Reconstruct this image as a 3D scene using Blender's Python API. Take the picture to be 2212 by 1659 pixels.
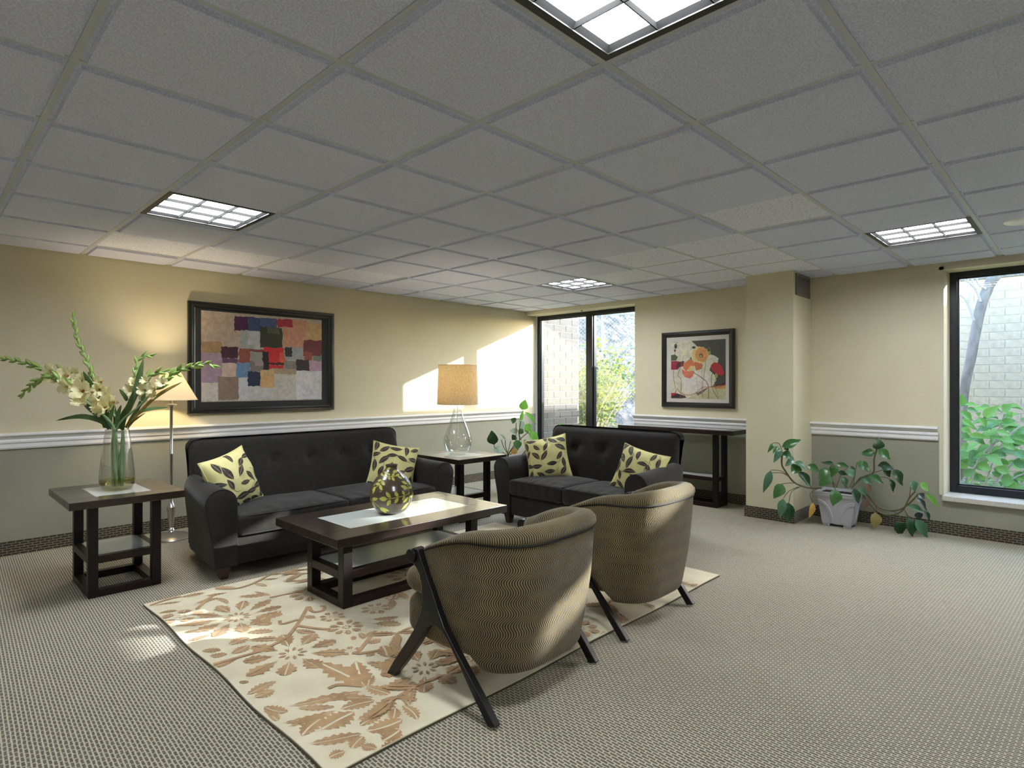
import bpy, math, random
import numpy as np
from mathutils import Vector, Matrix, Euler, noise as mnoise
random.seed(7)
for o in list(bpy.data.objects):
    bpy.data.objects.remove(o, do_unlink=True)
sc = bpy.context.scene
COL = sc.collection
PI = math.pi

# ---------------------------------------------------------------- camera, sky, sun, exposure
cam_data = bpy.data.cameras.new('camera')
cam_data.sensor_fit = 'HORIZONTAL'
cam_data.sensor_width = 36.0
cam_data.lens = 36.0 * 1278.0 / 2212.0
cam_data.clip_start = 0.05
cam_data.clip_end = 300
cam = bpy.data.objects.new('camera', cam_data)
COL.objects.link(cam)
cam.location = (0, 0, 1.29)
cam.rotation_euler = (PI / 2, 0, 0.7744 - PI / 2)
sc.camera = cam

SUN_DIR = Vector((-1.40, 1.0, -0.542)).normalized()
world = bpy.data.worlds.new('sky')
sc.world = world
world.use_nodes = True
wn = world.node_tree
wn.nodes.clear()
w_out = wn.nodes.new('ShaderNodeOutputWorld')
w_bg = wn.nodes.new('ShaderNodeBackground')
w_sky = wn.nodes.new('ShaderNodeTexSky')
w_sky.sky_type = 'NISHITA'
w_sky.sun_disc = False
w_sky.sun_elevation = math.radians(24)
w_sky.sun_rotation = math.atan2(-SUN_DIR.x, -SUN_DIR.y)
w_bg.inputs[1].default_value = 2.2
wn.links.new(w_sky.outputs[0], w_bg.inputs[0])
wn.links.new(w_bg.outputs[0], w_out.inputs[0])

sun_data = bpy.data.lights.new('sun', 'SUN')
sun_data.energy = 17.0
sun_data.angle = math.radians(0.6)
sun_data.color = (1.0, 0.97, 0.94)
sun = bpy.data.objects.new('sun', sun_data)
COL.objects.link(sun)
sun.rotation_euler = SUN_DIR.to_track_quat('-Z', 'Y').to_euler()
sun.location = (20, -14, 12)

sc.view_settings.view_transform = 'Standard'
sc.view_settings.look = 'None'
sc.view_settings.gamma = 1.0
sc.view_settings.use_curve_mapping = False
sc.view_settings.exposure = 0.24
sc.cycles.use_denoising = True
sc.cycles.max_bounces = 9
sc.cycles.diffuse_bounces = 5
sc.cycles.transparent_max_bounces = 16
sc.cycles.sample_clamp_indirect = 6.0
sc.cycles.caustics_reflective = False
sc.cycles.caustics_refractive = False

TUBE_GLOW = 44.0          # fluorescent troffers
FLOOR_LAMP_W = 20.0
TABLE_LAMP_W = 8.0
WING_TOP = 3.175          # roof edge of the wing facing the near window

# ---------------------------------------------------------------- helpers
def lin(c):
    r = []
    for v in c[:3]:
        v = v / 255.0
        r.append(v / 12.92 if v <= 0.04045 else ((v + 0.055) / 1.055) ** 2.4)
    return (r[0], r[1], r[2], 1.0)

def new_mat(name):
    m = bpy.data.materials.new(name)
    m.use_nodes = True
    nt = m.node_tree
    b = nt.nodes['Principled BSDF']
    return m, nt, b

def N(nt, t, **kw):
    n = nt.nodes.new(t)
    for k, v in kw.items():
        if k in n.inputs:
            n.inputs[k].default_value = v
        else:
            setattr(n, k, v)
    return n

def mat(name, col, rough=0.6, metal=0.0, col2=None, scale=8.0, bump=0.0, bscale=None, detail=4.0,
        stretch=(1, 1, 1), spec=0.5, sheen=0.0, coat=0.0, lo=0.35, hi=0.65, bdist=0.02, coords='Object'):
    m, nt, b = new_mat(name)
    L = nt.links.new
    b.inputs['Roughness'].default_value = rough
    b.inputs['Metallic'].default_value = metal
    b.inputs['Specular IOR Level'].default_value = spec
    b.inputs['Sheen Weight'].default_value = sheen
    b.inputs['Sheen Roughness'].default_value = 0.5
    b.inputs['Coat Weight'].default_value = coat
    b.inputs['Coat Roughness'].default_value = 0.12
    b.inputs['Base Color'].default_value = lin(col)
    tc = mp = None
    if col2 is not None or bump:
        tc = N(nt, 'ShaderNodeTexCoord')
        mp = N(nt, 'ShaderNodeMapping')
        mp.inputs['Scale'].default_value = stretch
        L(tc.outputs[coords], mp.inputs['Vector'])
    if col2 is not None:
        nz = N(nt, 'ShaderNodeTexNoise', Scale=scale, Detail=detail)
        L(mp.outputs[0], nz.inputs['Vector'])
        rp = N(nt, 'ShaderNodeValToRGB')
        rp.color_ramp.elements[0].position = lo
        rp.color_ramp.elements[1].position = hi
        rp.color_ramp.elements[0].color = lin(col)
        rp.color_ramp.elements[1].color = lin(col2)
        L(nz.outputs['Fac'], rp.inputs[0])
        L(rp.outputs[0], b.inputs['Base Color'])
    if bump:
        n2 = N(nt, 'ShaderNodeTexNoise', Scale=bscale or scale, Detail=detail)
        L(mp.outputs[0], n2.inputs['Vector'])
        bp = N(nt, 'ShaderNodeBump', Strength=bump, Distance=bdist)
        L(n2.outputs['Fac'], bp.inputs['Height'])
        L(bp.outputs[0], b.inputs['Normal'])
    return m

def glass_mat(name, tint=(255, 255, 255), refl=0.10, edge=0.6, rough=0.02, edge_tint=None):
    """clear thin glass: see-through, mirrors a little, more at grazing angles"""
    m, nt, b = new_mat(name)
    nt.nodes.remove(b)
    out = nt.nodes['Material Output']
    L = nt.links.new
    tr = N(nt, 'ShaderNodeBsdfTransparent')
    tr.inputs[0].default_value = lin(tint)
    gl = N(nt, 'ShaderNodeBsdfGlossy', Roughness=rough)
    lw = N(nt, 'ShaderNodeLayerWeight', Blend=0.35)
    mr = N(nt, 'ShaderNodeMapRange')
    mr.inputs['To Min'].default_value = refl
    mr.inputs['To Max'].default_value = edge
    L(lw.outputs['Facing'], mr.inputs['Value'])
    if edge_tint:
        mc = N(nt, 'ShaderNodeMix', data_type='RGBA')
        pw = N(nt, 'ShaderNodeMath', operation='POWER')
        pw.inputs[1].default_value = 2.0
        L(lw.outputs['Facing'], pw.inputs[0])
        L(pw.outputs[0], mc.inputs[0])
        mc.inputs[6].default_value = lin(tint)
        mc.inputs[7].default_value = lin(edge_tint)
        L(mc.outputs[2], tr.inputs[0])
    mx = N(nt, 'ShaderNodeMixShader')
    L(mr.outputs[0], mx.inputs[0])
    L(tr.outputs[0], mx.inputs[1])
    L(gl.outputs[0], mx.inputs[2])
    L(mx.outputs[0], out.inputs['Surface'])
    return m

def emit_mat(name, col, strength):
    m, nt, b = new_mat(name)
    b.inputs['Base Color'].default_value = lin(col)
    b.inputs['Emission Color'].default_value = lin(col)
    b.inputs['Emission Strength'].default_value = strength
    return m

def leaf_mat(name, col, col2, rough=0.4, trans=0.25, vein=True):
    m, nt, b = new_mat(name)
    L = nt.links.new
    tc = N(nt, 'ShaderNodeTexCoord')
    nz = N(nt, 'ShaderNodeTexNoise', Scale=14.0, Detail=3.0)
    L(tc.outputs['Object'], nz.inputs['Vector'])
    rp = N(nt, 'ShaderNodeValToRGB')
    rp.color_ramp.elements[0].position = 0.35
    rp.color_ramp.elements[1].position = 0.68
    rp.color_ramp.elements[0].color = lin(col)
    rp.color_ramp.elements[1].color = lin(col2)
    L(nz.outputs['Fac'], rp.inputs[0])
    L(rp.outputs[0], b.inputs['Base Color'])
    b.inputs['Roughness'].default_value = rough
    tl = N(nt, 'ShaderNodeBsdfTranslucent')
    L(rp.outputs[0], tl.inputs[0])
    mx = N(nt, 'ShaderNodeMixShader')
    mx.inputs[0].default_value = trans
    out = nt.nodes['Material Output']
    L(b.outputs[0], mx.inputs[1])
    L(tl.outputs[0], mx.inputs[2])
    L(mx.outputs[0], out.inputs['Surface'])
    return m

class MB:
    def __init__(s):
        s.v = []; s.f = []; s.m = []; s.uv = None
    def add(s, verts, faces, m=0):
        k = len(s.v)
        s.v += [tuple(p) for p in verts]
        s.f += [tuple(i + k for i in f) for f in faces]
        s.m += [m] * len(faces)
    def box(s, x0, x1, y0, y1, z0, z1, m=0, M=None):
        v = [(x0, y0, z0), (x1, y0, z0), (x1, y1, z0), (x0, y1, z0), (x0, y0, z1), (x1, y0, z1), (x1, y1, z1), (x0, y1, z1)]
        if M is not None:
            v = [tuple(M @ Vector(p)) for p in v]
        s.add(v, [(3, 2, 1, 0), (4, 5, 6, 7), (0, 1, 5, 4), (1, 2, 6, 5), (2, 3, 7, 6), (3, 0, 4, 7)], m)
    def frustum(s, x, y, z0, z1, w0, w1, m=0, d0=None, d1=None):
        d0 = d0 or w0; d1 = d1 or w1
        v = []
        for (z, w, d) in ((z0, w0, d0), (z1, w1, d1)):
            v += [(x - w / 2, y - d / 2, z), (x + w / 2, y - d / 2, z), (x + w / 2, y + d / 2, z), (x - w / 2, y + d / 2, z)]
        s.add(v, [(3, 2, 1, 0), (4, 5, 6, 7), (0, 1, 5, 4), (1, 2, 6, 5), (2, 3, 7, 6), (3, 0, 4, 7)], m)
    def tube(s, pts, r, n=8, closed=False, m=0, flat=1.0):
        pts = [Vector(p) for p in pts]
        k = len(pts)
        rr = r if isinstance(r, (list, tuple)) else [r] * k
        rings = []
        ref = Vector((0, 0, 1))
        t0 = (pts[1] - pts[0]).normalized()
        if abs(t0.dot(ref)) > 0.9:
            ref = Vector((1, 0, 0))
        u = t0.cross(ref).normalized()
        for i in range(k):
            if closed:
                t = (pts[(i + 1) % k] - pts[i - 1])
            else:
                t = pts[min(i + 1, k - 1)] - pts[max(i - 1, 0)]
            if t.length < 1e-9:
                t = t0
            t.normalize()
            u = (u - t * u.dot(t))
            if u.length < 1e-6:
                u = t.orthogonal()
            u.normalize()
            w = t.cross(u)
            rings.append([pts[i] + (u * math.cos(2 * PI * j / n) + w * math.sin(2 * PI * j / n) * flat) * rr[i] for j in range(n)])
        v = [p for ring in rings for p in ring]
        f = []
        kk = k if closed else k - 1
        for i in range(kk):
            a = i * n; b = ((i + 1) % k) * n
            for j in range(n):
                f.append((a + j, a + (j + 1) % n, b + (j + 1) % n, b + j))
        if not closed:
            f.append(tuple(reversed(range(n))))
            f.append(tuple(range((k - 1) * n, k * n)))
        s.add(v, f, m)
    def lathe(s, prof, n=32, c=(0, 0, 0), m=0, close_top=False, close_bot=False):
        v = []; f = []
        for (r, z) in prof:
            for j in range(n):
                a = 2 * PI * j / n
                v.append((c[0] + r * math.cos(a), c[1] + r * math.sin(a), c[2] + z))
        for i in range(len(prof) - 1):
            for j in range(n):
                f.append((i * n + j, i * n + (j + 1) % n, (i + 1) * n + (j + 1) % n, (i + 1) * n + j))
        if close_bot:
            f.append(tuple(reversed(range(n))))
        if close_top:
            f.append(tuple(range((len(prof) - 1) * n, len(prof) * n)))
        s.add(v, f, m)
    def prism(s, poly, a0, a1, axis='x', m=0):
        """poly in the plane normal to axis, extruded from a0 to a1"""
        n = len(poly)
        def P(p, a):
            return {'x': (a, p[0], p[1]), 'y': (p[0], a, p[1]), 'z': (p[0], p[1], a)}[axis]
        v = [P(p, a0) for p in poly] + [P(p, a1) for p in poly]
        f = [tuple(reversed(range(n))), tuple(range(n, 2 * n))] + [(i, (i + 1) % n, n + (i + 1) % n, n + i) for i in range(n)]
        s.add(v, f, m)
    def grid(s, P, nu, nv, m=0, closed_u=False):
        v = [P(i / nu, j / nv) for j in range(nv + 1) for i in range(nu if closed_u else nu + 1)]
        w = nu if closed_u else nu + 1
        f = []
        for j in range(nv):
            for i in range(nu):
                f.append((j * w + i, j * w + (i + 1) % w, (j + 1) * w + (i + 1) % w, (j + 1) * w + i))
        s.add(v, f, m)
    def build(s, name, mats, parent=None, loc=None, smooth=False, bevel=0.0, seg=2, fix=True, rot=None):
        me = bpy.data.meshes.new(name)
        me.from_pydata(s.v, [], s.f)
        if not isinstance(mats, (list, tuple)):
            mats = [mats]
        for q in mats:
            me.materials.append(q)
        if len(mats) > 1:
            me.polygons.foreach_set('material_index', s.m)
        if fix:
            import bmesh
            bm = bmesh.new(); bm.from_mesh(me)
            bmesh.ops.recalc_face_normals(bm, faces=bm.faces)
            bm.to_mesh(me); bm.free()
        if smooth:
            me.polygons.foreach_set('use_smooth', [True] * len(me.polygons))
            me.set_sharp_from_angle(angle=smooth if isinstance(smooth, float) else 0.7)
        me.update()
        o = bpy.data.objects.new(name, me)
        COL.objects.link(o)
        if parent is not None:
            o.parent = parent
        if loc is not None:
            o.location = loc
        if rot is not None:
            o.rotation_euler = rot
        if bevel:
            bv = o.modifiers.new('bevel', 'BEVEL')
            bv.width = bevel; bv.segments = seg; bv.limit_method = 'ANGLE'; bv.angle_limit = 0.6
        return o

def thing(name, label, cat, loc=(0, 0, 0), rotz=0.0, group=None):
    o = bpy.data.objects.new(name, None)
    o.empty_display_size = 0.05
    COL.objects.link(o)
    o.location = loc
    o.rotation_euler = (0, 0, rotz)
    tag(o, label, cat, group)
    return o

def tag(o, label=None, cat=None, group=None, kind=None):
    if label: o['label'] = label
    if cat: o['category'] = cat
    if group: o['group'] = group
    if kind: o['kind'] = kind
    return o

def struct(o):
    o['kind'] = 'structure'
    return o

def inst(src, parent, loc=None, M=None):
    o = src.copy()
    COL.objects.link(o)
    o.parent = parent
    if M is not None:
        o.matrix_local = M
    elif loc is not None:
        o.location = loc
    return o

def copy_thing(root, loc, rotz, label, group=None):
    r = root.copy(); COL.objects.link(r)
    r.location = loc; r.rotation_euler = (0, 0, rotz)
    r['label'] = label
    if group: r['group'] = group
    for ch in list(root.children):
        c = ch.copy(); COL.objects.link(c); c.parent = r
        for g in ch.children:
            d = g.copy(); COL.objects.link(d); d.parent = c
    return r

def puff(mb, w, d, h, r=0.03, n=14, crown=0.0, deform=None, c=(0, 0, 0), nz=None, power=2.0):
    """rounded, padded box centred on c; deform(p, q) may move the points (q in -1..1)"""
    nz = nz or max(3, int(n * h / max(w, d)) + 2)
    hw = (w / 2, d / 2, h / 2)
    def place(q):
        p = [q[i] * hw[i] for i in range(3)]
        cl = [max(-hw[i] + r, min(hw[i] - r, p[i])) for i in range(3)]
        dv = Vector([p[i] - cl[i] for i in range(3)])
        if dv.length > 1e-9:
            mx = max(abs(dv[0]), abs(dv[1]), abs(dv[2]))
            dv = dv.normalized() * mx
        P = Vector(cl) + dv
        if crown:
            P.z += crown * (1 - abs(q[0]) ** power) * (1 - abs(q[1]) ** power) * (1 if q[2] > 0 else -0.15) * abs(q[2])
        if deform:
            P = Vector(deform(P, q))
        return (P.x + c[0], P.y + c[1], P.z + c[2])
    def axis_vals(k, half):
        # denser at the rounded edge
        e = r / half
        vals = [-1 + e * t / 3.0 for t in range(3)] + [(-1 + e) + (2 - 2 * e) * t / k for t in range(k + 1)] + [1 - e + e * (t + 1) / 3.0 for t in range(3)]
        return vals
    ax = [axis_vals(n, hw[0]), axis_vals(max(3, int(n * d / w)), hw[1]), axis_vals(nz, hw[2])]
    cache = {}
    def idx(a, b, cc):
        key = (a, b, cc)
        if key not in cache:
            cache[key] = len(V)
            V.append(place((ax[0][a], ax[1][b], ax[2][cc])))
        return cache[key]
    V = []; F = []
    na, nb, nc = len(ax[0]) - 1, len(ax[1]) - 1, len(ax[2]) - 1
    for i in range(na):
        for j in range(nb):
            F.append((idx(i, j, nc), idx(i + 1, j, nc), idx(i + 1, j + 1, nc), idx(i, j + 1, nc)))
            F.append((idx(i, j + 1, 0), idx(i + 1, j + 1, 0), idx(i + 1, j, 0), idx(i, j, 0)))
    for i in range(na):
        for k in range(nc):
            F.append((idx(i, 0, k), idx(i + 1, 0, k), idx(i + 1, 0, k + 1), idx(i, 0, k + 1)))
            F.append((idx(i + 1, nb, k), idx(i, nb, k), idx(i, nb, k + 1), idx(i + 1, nb, k + 1)))
    for j in range(nb):
        for k in range(nc):
            F.append((idx(0, j + 1, k), idx(0, j, k), idx(0, j, k + 1), idx(0, j + 1, k + 1)))
            F.append((idx(na, j, k), idx(na, j + 1, k), idx(na, j + 1, k + 1), idx(na, j, k + 1)))
    mb.add(V, F)

def smooth_path(pts, k=5):
    """Catmull-Rom through pts"""
    P = [Vector(p) for p in pts]
    if len(P) < 3:
        return P
    out = []
    for i in range(len(P) - 1):
        p0 = P[max(i - 1, 0)]; p1 = P[i]; p2 = P[i + 1]; p3 = P[min(i + 2, len(P) - 1)]
        for j in range(k):
            t = j / k
            out.append(0.5 * ((2 * p1) + (p2 - p0) * t + (2 * p0 - 5 * p1 + 4 * p2 - p3) * t * t + (3 * p1 - p0 - 3 * p2 + p3) * t ** 3))
    out.append(P[-1])
    return out

def leaf2d(mb, mp, b, t, w, n=7, bend=0.0, shape=0.9, teeth=0, m=0, slit=0.0):
    """flat leaf from b to t (2-D) of full width w laid on a surface through mp(u, v) -> xyz"""
    bx, by = b; dx, dy = t[0] - b[0], t[1] - b[1]
    ln = math.hypot(dx, dy) or 1e-6
    ux, uy = dx / ln, dy / ln
    nx, ny = -uy, ux
    V = []; F = []
    for i in range(n + 1):
        s = i / n
        off = bend * math.sin(PI * s) * ln
        ww = 0.5 * w * max(0.0, math.sin(PI * s ** shape)) ** 0.85
        if teeth:
            ww *= (1.0 if i % 2 else 0.62)
        cx, cy = bx + dx * s + nx * off, by + dy * s + ny * off
        sl = slit * w * 0.5
        for q in (-ww, -min(sl, ww), min(sl, ww), ww):
            V.append(mp(cx + nx * q, cy + ny * q))
    for i in range(n):
        a = i * 4; c = a + 4
        F.append((a, a + 1, c + 1, c)); F.append((a + 2, a + 3, c + 3, c + 2))
    mb.add(V, F, m)

def line2d(mb, mp, pts, w, m=0, k=4):
    P = smooth_path([(p[0], p[1], 0) for p in pts], k)
    V = []; F = []
    for i, p in enumerate(P):
        t = P[min(i + 1, len(P) - 1)] - P[max(i - 1, 0)]
        if t.length < 1e-9: t = Vector((1, 0, 0))
        t.normalize()
        V.append(mp(p.x - t.y * w / 2, p.y + t.x * w / 2)); V.append(mp(p.x + t.y * w / 2, p.y - t.x * w / 2))
    for i in range(len(P) - 1):
        F.append((2 * i, 2 * i + 1, 2 * i + 3, 2 * i + 2))
    mb.add(V, F, m)

def leaf_mesh(name, mats, droop=0.18, fold=0.16, n=6, shape=0.74):
    """unit leaf: base at origin, tip at +y 1, width 1 (x), faces +z; 12-50 quads"""
    mb = MB()
    V = []; F = []
    cols = (-1, -0.5, 0, 0.5, 1)
    for i in range(n + 1):
        s = i / n
        hw = 0.54 * max(0.02, math.sin(PI * s ** shape)) ** 1.05 if 0 < i < n else 0.012
        z = -droop * s * s + 0.03 * math.sin(6 * s)
        for c in cols:
            V.append((c * hw, s, z + fold * abs(c) * hw - 0.04 * c * c * math.sin(9 * s)))
    k = len(cols)
    for i in range(n):
        for j in range(k - 1):
            F.append((i * k + j, i * k + j + 1, (i + 1) * k + j + 1, (i + 1) * k + j))
    mb.add(V, F)
    o = mb.build(name, mats, smooth=1.2, fix=False)
    me = o.data
    bpy.data.objects.remove(o)
    return me

def leaf_matrix(base, tip, width, facing, thick=1.0):
    b = Vector(base); t = Vector(tip)
    y = t - b; ln = y.length; y = y.normalized()
    f = Vector(facing); f = f - y * f.dot(y)
    f = f.normalized() if f.length > 1e-6 else y.orthogonal().normalized()
    x = y.cross(f)
    M = Matrix(((x.x * width, y.x * ln, f.x * ln * thick, b.x), (x.y * width, y.y * ln, f.y * ln * thick, b.y), (x.z * width, y.z * ln, f.z * ln * thick, b.z), (0, 0, 0, 1)))
    return M

def put_leaf(me, parent, base, tip, width, facing, name='leaf', org=(0, 0, 0)):
    o = bpy.data.objects.new(name, me)
    COL.objects.link(o)
    o.parent = parent
    M = leaf_matrix(Vector(base) - Vector(org), Vector(tip) - Vector(org), width, facing)
    o.matrix_local = M
    return o

# ---------------------------------------------------------------- measured shapes (metres)
CH_OUT = [(0.388,0.603),(0.356,0.535),(0.306,0.439),(0.275,0.373),(0.245,0.316),(0.179,0.237),(0.115,0.167),(0.049,0.095),(-0.023,0.01)]
CH_IN = [(0.019,-0.006),(0.092,0.092),(0.167,0.195),(0.228,0.274),(0.265,0.3),(0.293,0.309),(0.318,0.306),(0.344,0.289),(0.371,0.254),(0.409,0.202),(0.488,0.108),(0.577,0.01)]
CH_FRONT = [(0.635,-0.007),(0.579,0.077),(0.495,0.177),(0.432,0.257),(0.401,0.314),(0.381,0.353),(0.372,0.396),(0.371,0.457),(0.381,0.496),(0.402,0.525),(0.433,0.543),(0.453,0.56),(0.454,0.58),(0.438,0.595),(0.414,0.605)]
PLANT_LEAVES = [(5.357,1.934,0.74,5.446,1.8,0.808,0.066,0),(5.304,1.986,0.775,5.244,2.004,0.698,0.031,0),(5.374,1.97,0.74,5.31,1.993,0.67,0.046,0),(5.342,1.929,0.719,5.261,1.968,0.619,0.05,1),(5.396,1.942,0.682,5.431,1.864,0.651,0.07,0),(5.498,1.887,0.643,5.415,1.929,0.562,0.054,1),(5.469,1.866,0.601,5.529,1.762,0.555,0.062,1),(5.518,1.846,0.571,5.441,1.882,0.498,0.082,0),(5.636,1.814,0.563,5.682,1.724,0.512,0.059,0),(5.501,1.851,0.518,5.553,1.755,0.376,0.074,2),(5.306,2.009,0.53,5.234,2.04,0.342,0.058,1),(5.339,1.922,0.42,5.258,1.961,0.296,0.085,0),(5.381,1.932,0.283,5.331,1.94,0.116,0.066,1),(5.458,1.914,0.24,5.424,1.906,0.068,0.089,2),(5.591,1.752,0.243,5.54,1.762,0.11,0.043,3),(5.744,1.665,0.531,5.646,1.722,0.465,0.074,0),(5.809,1.644,0.566,5.77,1.64,0.468,0.07,0),(5.72,1.655,0.488,5.628,1.706,0.392,0.09,0),(5.785,1.634,0.565,5.676,1.703,0.601,0.035,2),(5.831,1.632,0.573,5.883,1.536,0.553,0.039,0),(5.872,1.478,0.595,5.939,1.367,0.529,0.074,0),(5.816,1.614,0.505,5.846,1.54,0.486,0.039,2),(5.814,1.536,0.533,5.819,1.488,0.472,0.07,1),(5.817,1.579,0.47,5.819,1.533,0.373,0.055,1),(5.93,1.464,0.462,5.976,1.374,0.393,0.062,1),(5.593,1.573,0.382,5.552,1.571,0.242,0.099,0),(5.738,1.471,0.384,5.733,1.432,0.26,0.061,2),(5.808,1.444,0.393,5.818,1.391,0.318,0.046,1),(5.88,1.387,0.491,5.934,1.289,0.427,0.058,0),(5.952,1.343,0.712,5.939,1.313,0.815,0.104,2),(6.031,1.385,0.683,5.91,1.466,0.67,0.062,0),(5.9,1.321,0.718,5.946,1.231,0.641,0.069,0),(5.928,1.331,0.576,5.995,1.219,0.565,0.073,2),(5.883,1.21,0.563,5.928,1.121,0.429,0.072,2),(5.936,1.243,0.47,5.941,1.196,0.362,0.046,2),(5.989,1.096,0.466,5.99,1.052,0.381,0.06,1),(5.915,1.021,0.461,5.94,0.952,0.408,0.063,4),(5.946,0.989,0.38,5.99,0.901,0.26,0.037,4),(5.976,1.062,0.329,6.032,0.962,0.226,0.041,5),(5.934,1.036,0.372,5.938,0.99,0.328,0.048,5),(5.94,1.112,0.257,6.004,1.004,0.206,0.052,1),(6.019,1.057,0.197,6.004,1.03,0.142,0.056,5),(5.943,0.995,0.233,5.953,0.942,0.152,0.033,2),(5.969,1.195,0.101,5.976,1.145,-0.011,0.094,2),(5.919,1.102,0.161,5.904,1.074,0.007,0.097,2),(5.933,1.055,0.151,5.977,0.967,0.0,0.074,1),(5.977,1.359,0.158,5.946,1.348,0.01,0.089,6),(5.905,1.4,0.418,5.876,1.386,0.353,0.035,7),(5.947,1.413,0.286,5.904,1.413,0.184,0.035,7),(5.981,1.289,0.552,5.981,1.246,0.48,0.054,2),(5.854,1.518,0.566,5.834,1.496,0.492,0.031,2),(5.414,1.932,0.732,5.41,1.894,0.716,0.039,2)]
PLANT_STEMS = [[(5.716,1.722,0.359),(5.604,1.804,0.367),(5.499,1.88,0.418),(5.43,1.931,0.521),(5.402,1.951,0.584),(5.406,1.948,0.693)],[(5.32,2.011,0.532),(5.395,1.956,0.522),(5.464,1.905,0.466)],[(5.323,2.008,0.509),(5.409,1.946,0.502),(5.478,1.895,0.45)],[(5.409,1.946,0.409),(5.464,1.905,0.413),(5.499,1.88,0.41)],[(5.416,1.941,0.281),(5.457,1.91,0.341),(5.534,1.855,0.377)],[(5.457,1.91,0.244),(5.478,1.895,0.333),(5.548,1.845,0.377)],[(5.649,1.771,0.232),(5.625,1.789,0.296),(5.646,1.773,0.334),(5.695,1.737,0.356)],[(5.958,1.475,0.34),(5.964,1.428,0.266),(5.976,1.342,0.168),(5.987,1.244,0.151),(5.996,1.161,0.2),(6.0,1.111,0.312),(6.004,1.067,0.377)],[(5.958,1.475,0.355),(5.966,1.414,0.299),(5.976,1.342,0.215),(5.987,1.244,0.189),(5.996,1.155,0.223),(6.004,1.067,0.325),(6.005,1.049,0.361)],[(5.903,1.531,0.363),(5.96,1.461,0.451),(5.972,1.375,0.506),(5.973,1.368,0.623),(5.975,1.348,0.71)],[(5.972,1.371,0.689),(5.973,1.365,0.646),(5.972,1.371,0.584)],[(5.793,1.643,0.363),(5.776,1.66,0.465),(5.782,1.654,0.512)],[(5.809,1.626,0.363),(5.842,1.593,0.489),(5.881,1.553,0.544)],[(5.892,1.542,0.363),(5.919,1.514,0.457)],[(5.903,1.531,0.363),(5.958,1.471,0.458)],[(5.815,1.621,0.363),(5.787,1.649,0.418),(5.804,1.632,0.347)],[(5.974,1.355,0.159),(5.974,1.358,0.236),(5.966,1.414,0.299)],[(5.993,1.193,0.097),(5.994,1.183,0.151),(5.988,1.238,0.19)],[(6.0,1.117,0.146),(5.997,1.149,0.217)],[(6.004,1.067,0.138),(5.998,1.136,0.166)],[(6.0,1.111,0.312),(6.001,1.098,0.434)],[(5.972,1.375,0.506),(5.984,1.276,0.545),(5.989,1.231,0.55)],[(5.406,1.948,0.693),(5.381,1.966,0.763),(5.337,1.998,0.772)],[(5.881,1.553,0.363),(5.848,1.587,0.41),(5.848,1.587,0.465)],[(5.914,1.52,0.371),(5.93,1.503,0.52),(5.938,1.494,0.587)],[(6.004,1.067,0.325),(6.008,1.0,0.371)],[(5.978,1.329,0.471),(5.982,1.289,0.475),(5.986,1.254,0.463)]]
LILY_LEAVES = [(4.97,4.701,0.991,4.984,4.658,1.113,0.081,4),(5.017,4.696,0.967,5.094,4.588,0.823,0.039,4),(4.962,4.795,0.848,4.908,4.821,0.886,0.057,0),(5.006,4.793,0.867,5.035,4.734,0.759,0.07,8),(5.029,4.812,0.734,4.943,4.872,0.746,0.052,8),(5.008,4.684,0.82,5.045,4.617,0.744,0.07,4),(5.068,4.665,0.735,5.127,4.576,0.622,0.07,4),(5.035,4.742,0.758,4.981,4.769,0.713,0.055,0),(4.998,4.822,0.683,4.949,4.844,0.642,0.06,2),(4.93,4.742,0.645,4.919,4.724,0.526,0.076,0),(5.002,4.711,0.632,5.036,4.648,0.607,0.032,0),(4.787,4.973,0.582,4.748,4.985,0.746,0.102,2),(4.9,4.901,0.632,4.835,4.939,0.712,0.026,8),(4.825,5.02,0.497,4.865,4.951,0.563,0.055,8),(4.774,4.922,0.494,4.815,4.852,0.543,0.057,8),(4.937,4.799,0.47,4.928,4.779,0.55,0.057,3),(4.988,4.79,0.706,5.013,4.735,0.619,0.022,8),(5.037,4.783,0.856,5.041,4.75,0.987,0.031,4),(5.268,4.397,0.826,5.294,4.341,0.809,0.023,4),(5.01,4.703,0.767,5.042,4.642,0.712,0.026,4)]
LILY_STEMS = [[(4.9,4.858,0.463),(4.879,4.88,0.567),(4.88,4.878,0.634)],[(4.9,4.858,0.463),(4.864,4.895,0.556),(4.846,4.914,0.64)],[(4.897,4.862,0.463),(4.911,4.847,0.556),(4.922,4.835,0.624)],[(4.9,4.858,0.463),(4.955,4.802,0.598),(4.966,4.791,0.692),(4.966,4.791,0.838)],[(4.9,4.858,0.457),(4.984,4.772,0.53),(4.995,4.761,0.765),(5.004,4.752,0.858)],[(4.897,4.862,0.457),(4.973,4.783,0.593),(5.01,4.746,0.66),(5.061,4.694,0.723)],[(4.897,4.862,0.457),(4.798,4.962,0.541),(4.787,4.973,0.582)],[(5.01,4.746,0.452),(5.097,4.657,0.614),(5.123,4.631,0.686)],[(5.119,4.634,0.452),(5.265,4.486,0.66),(5.297,4.452,0.78),(5.314,4.435,0.822)]]
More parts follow.
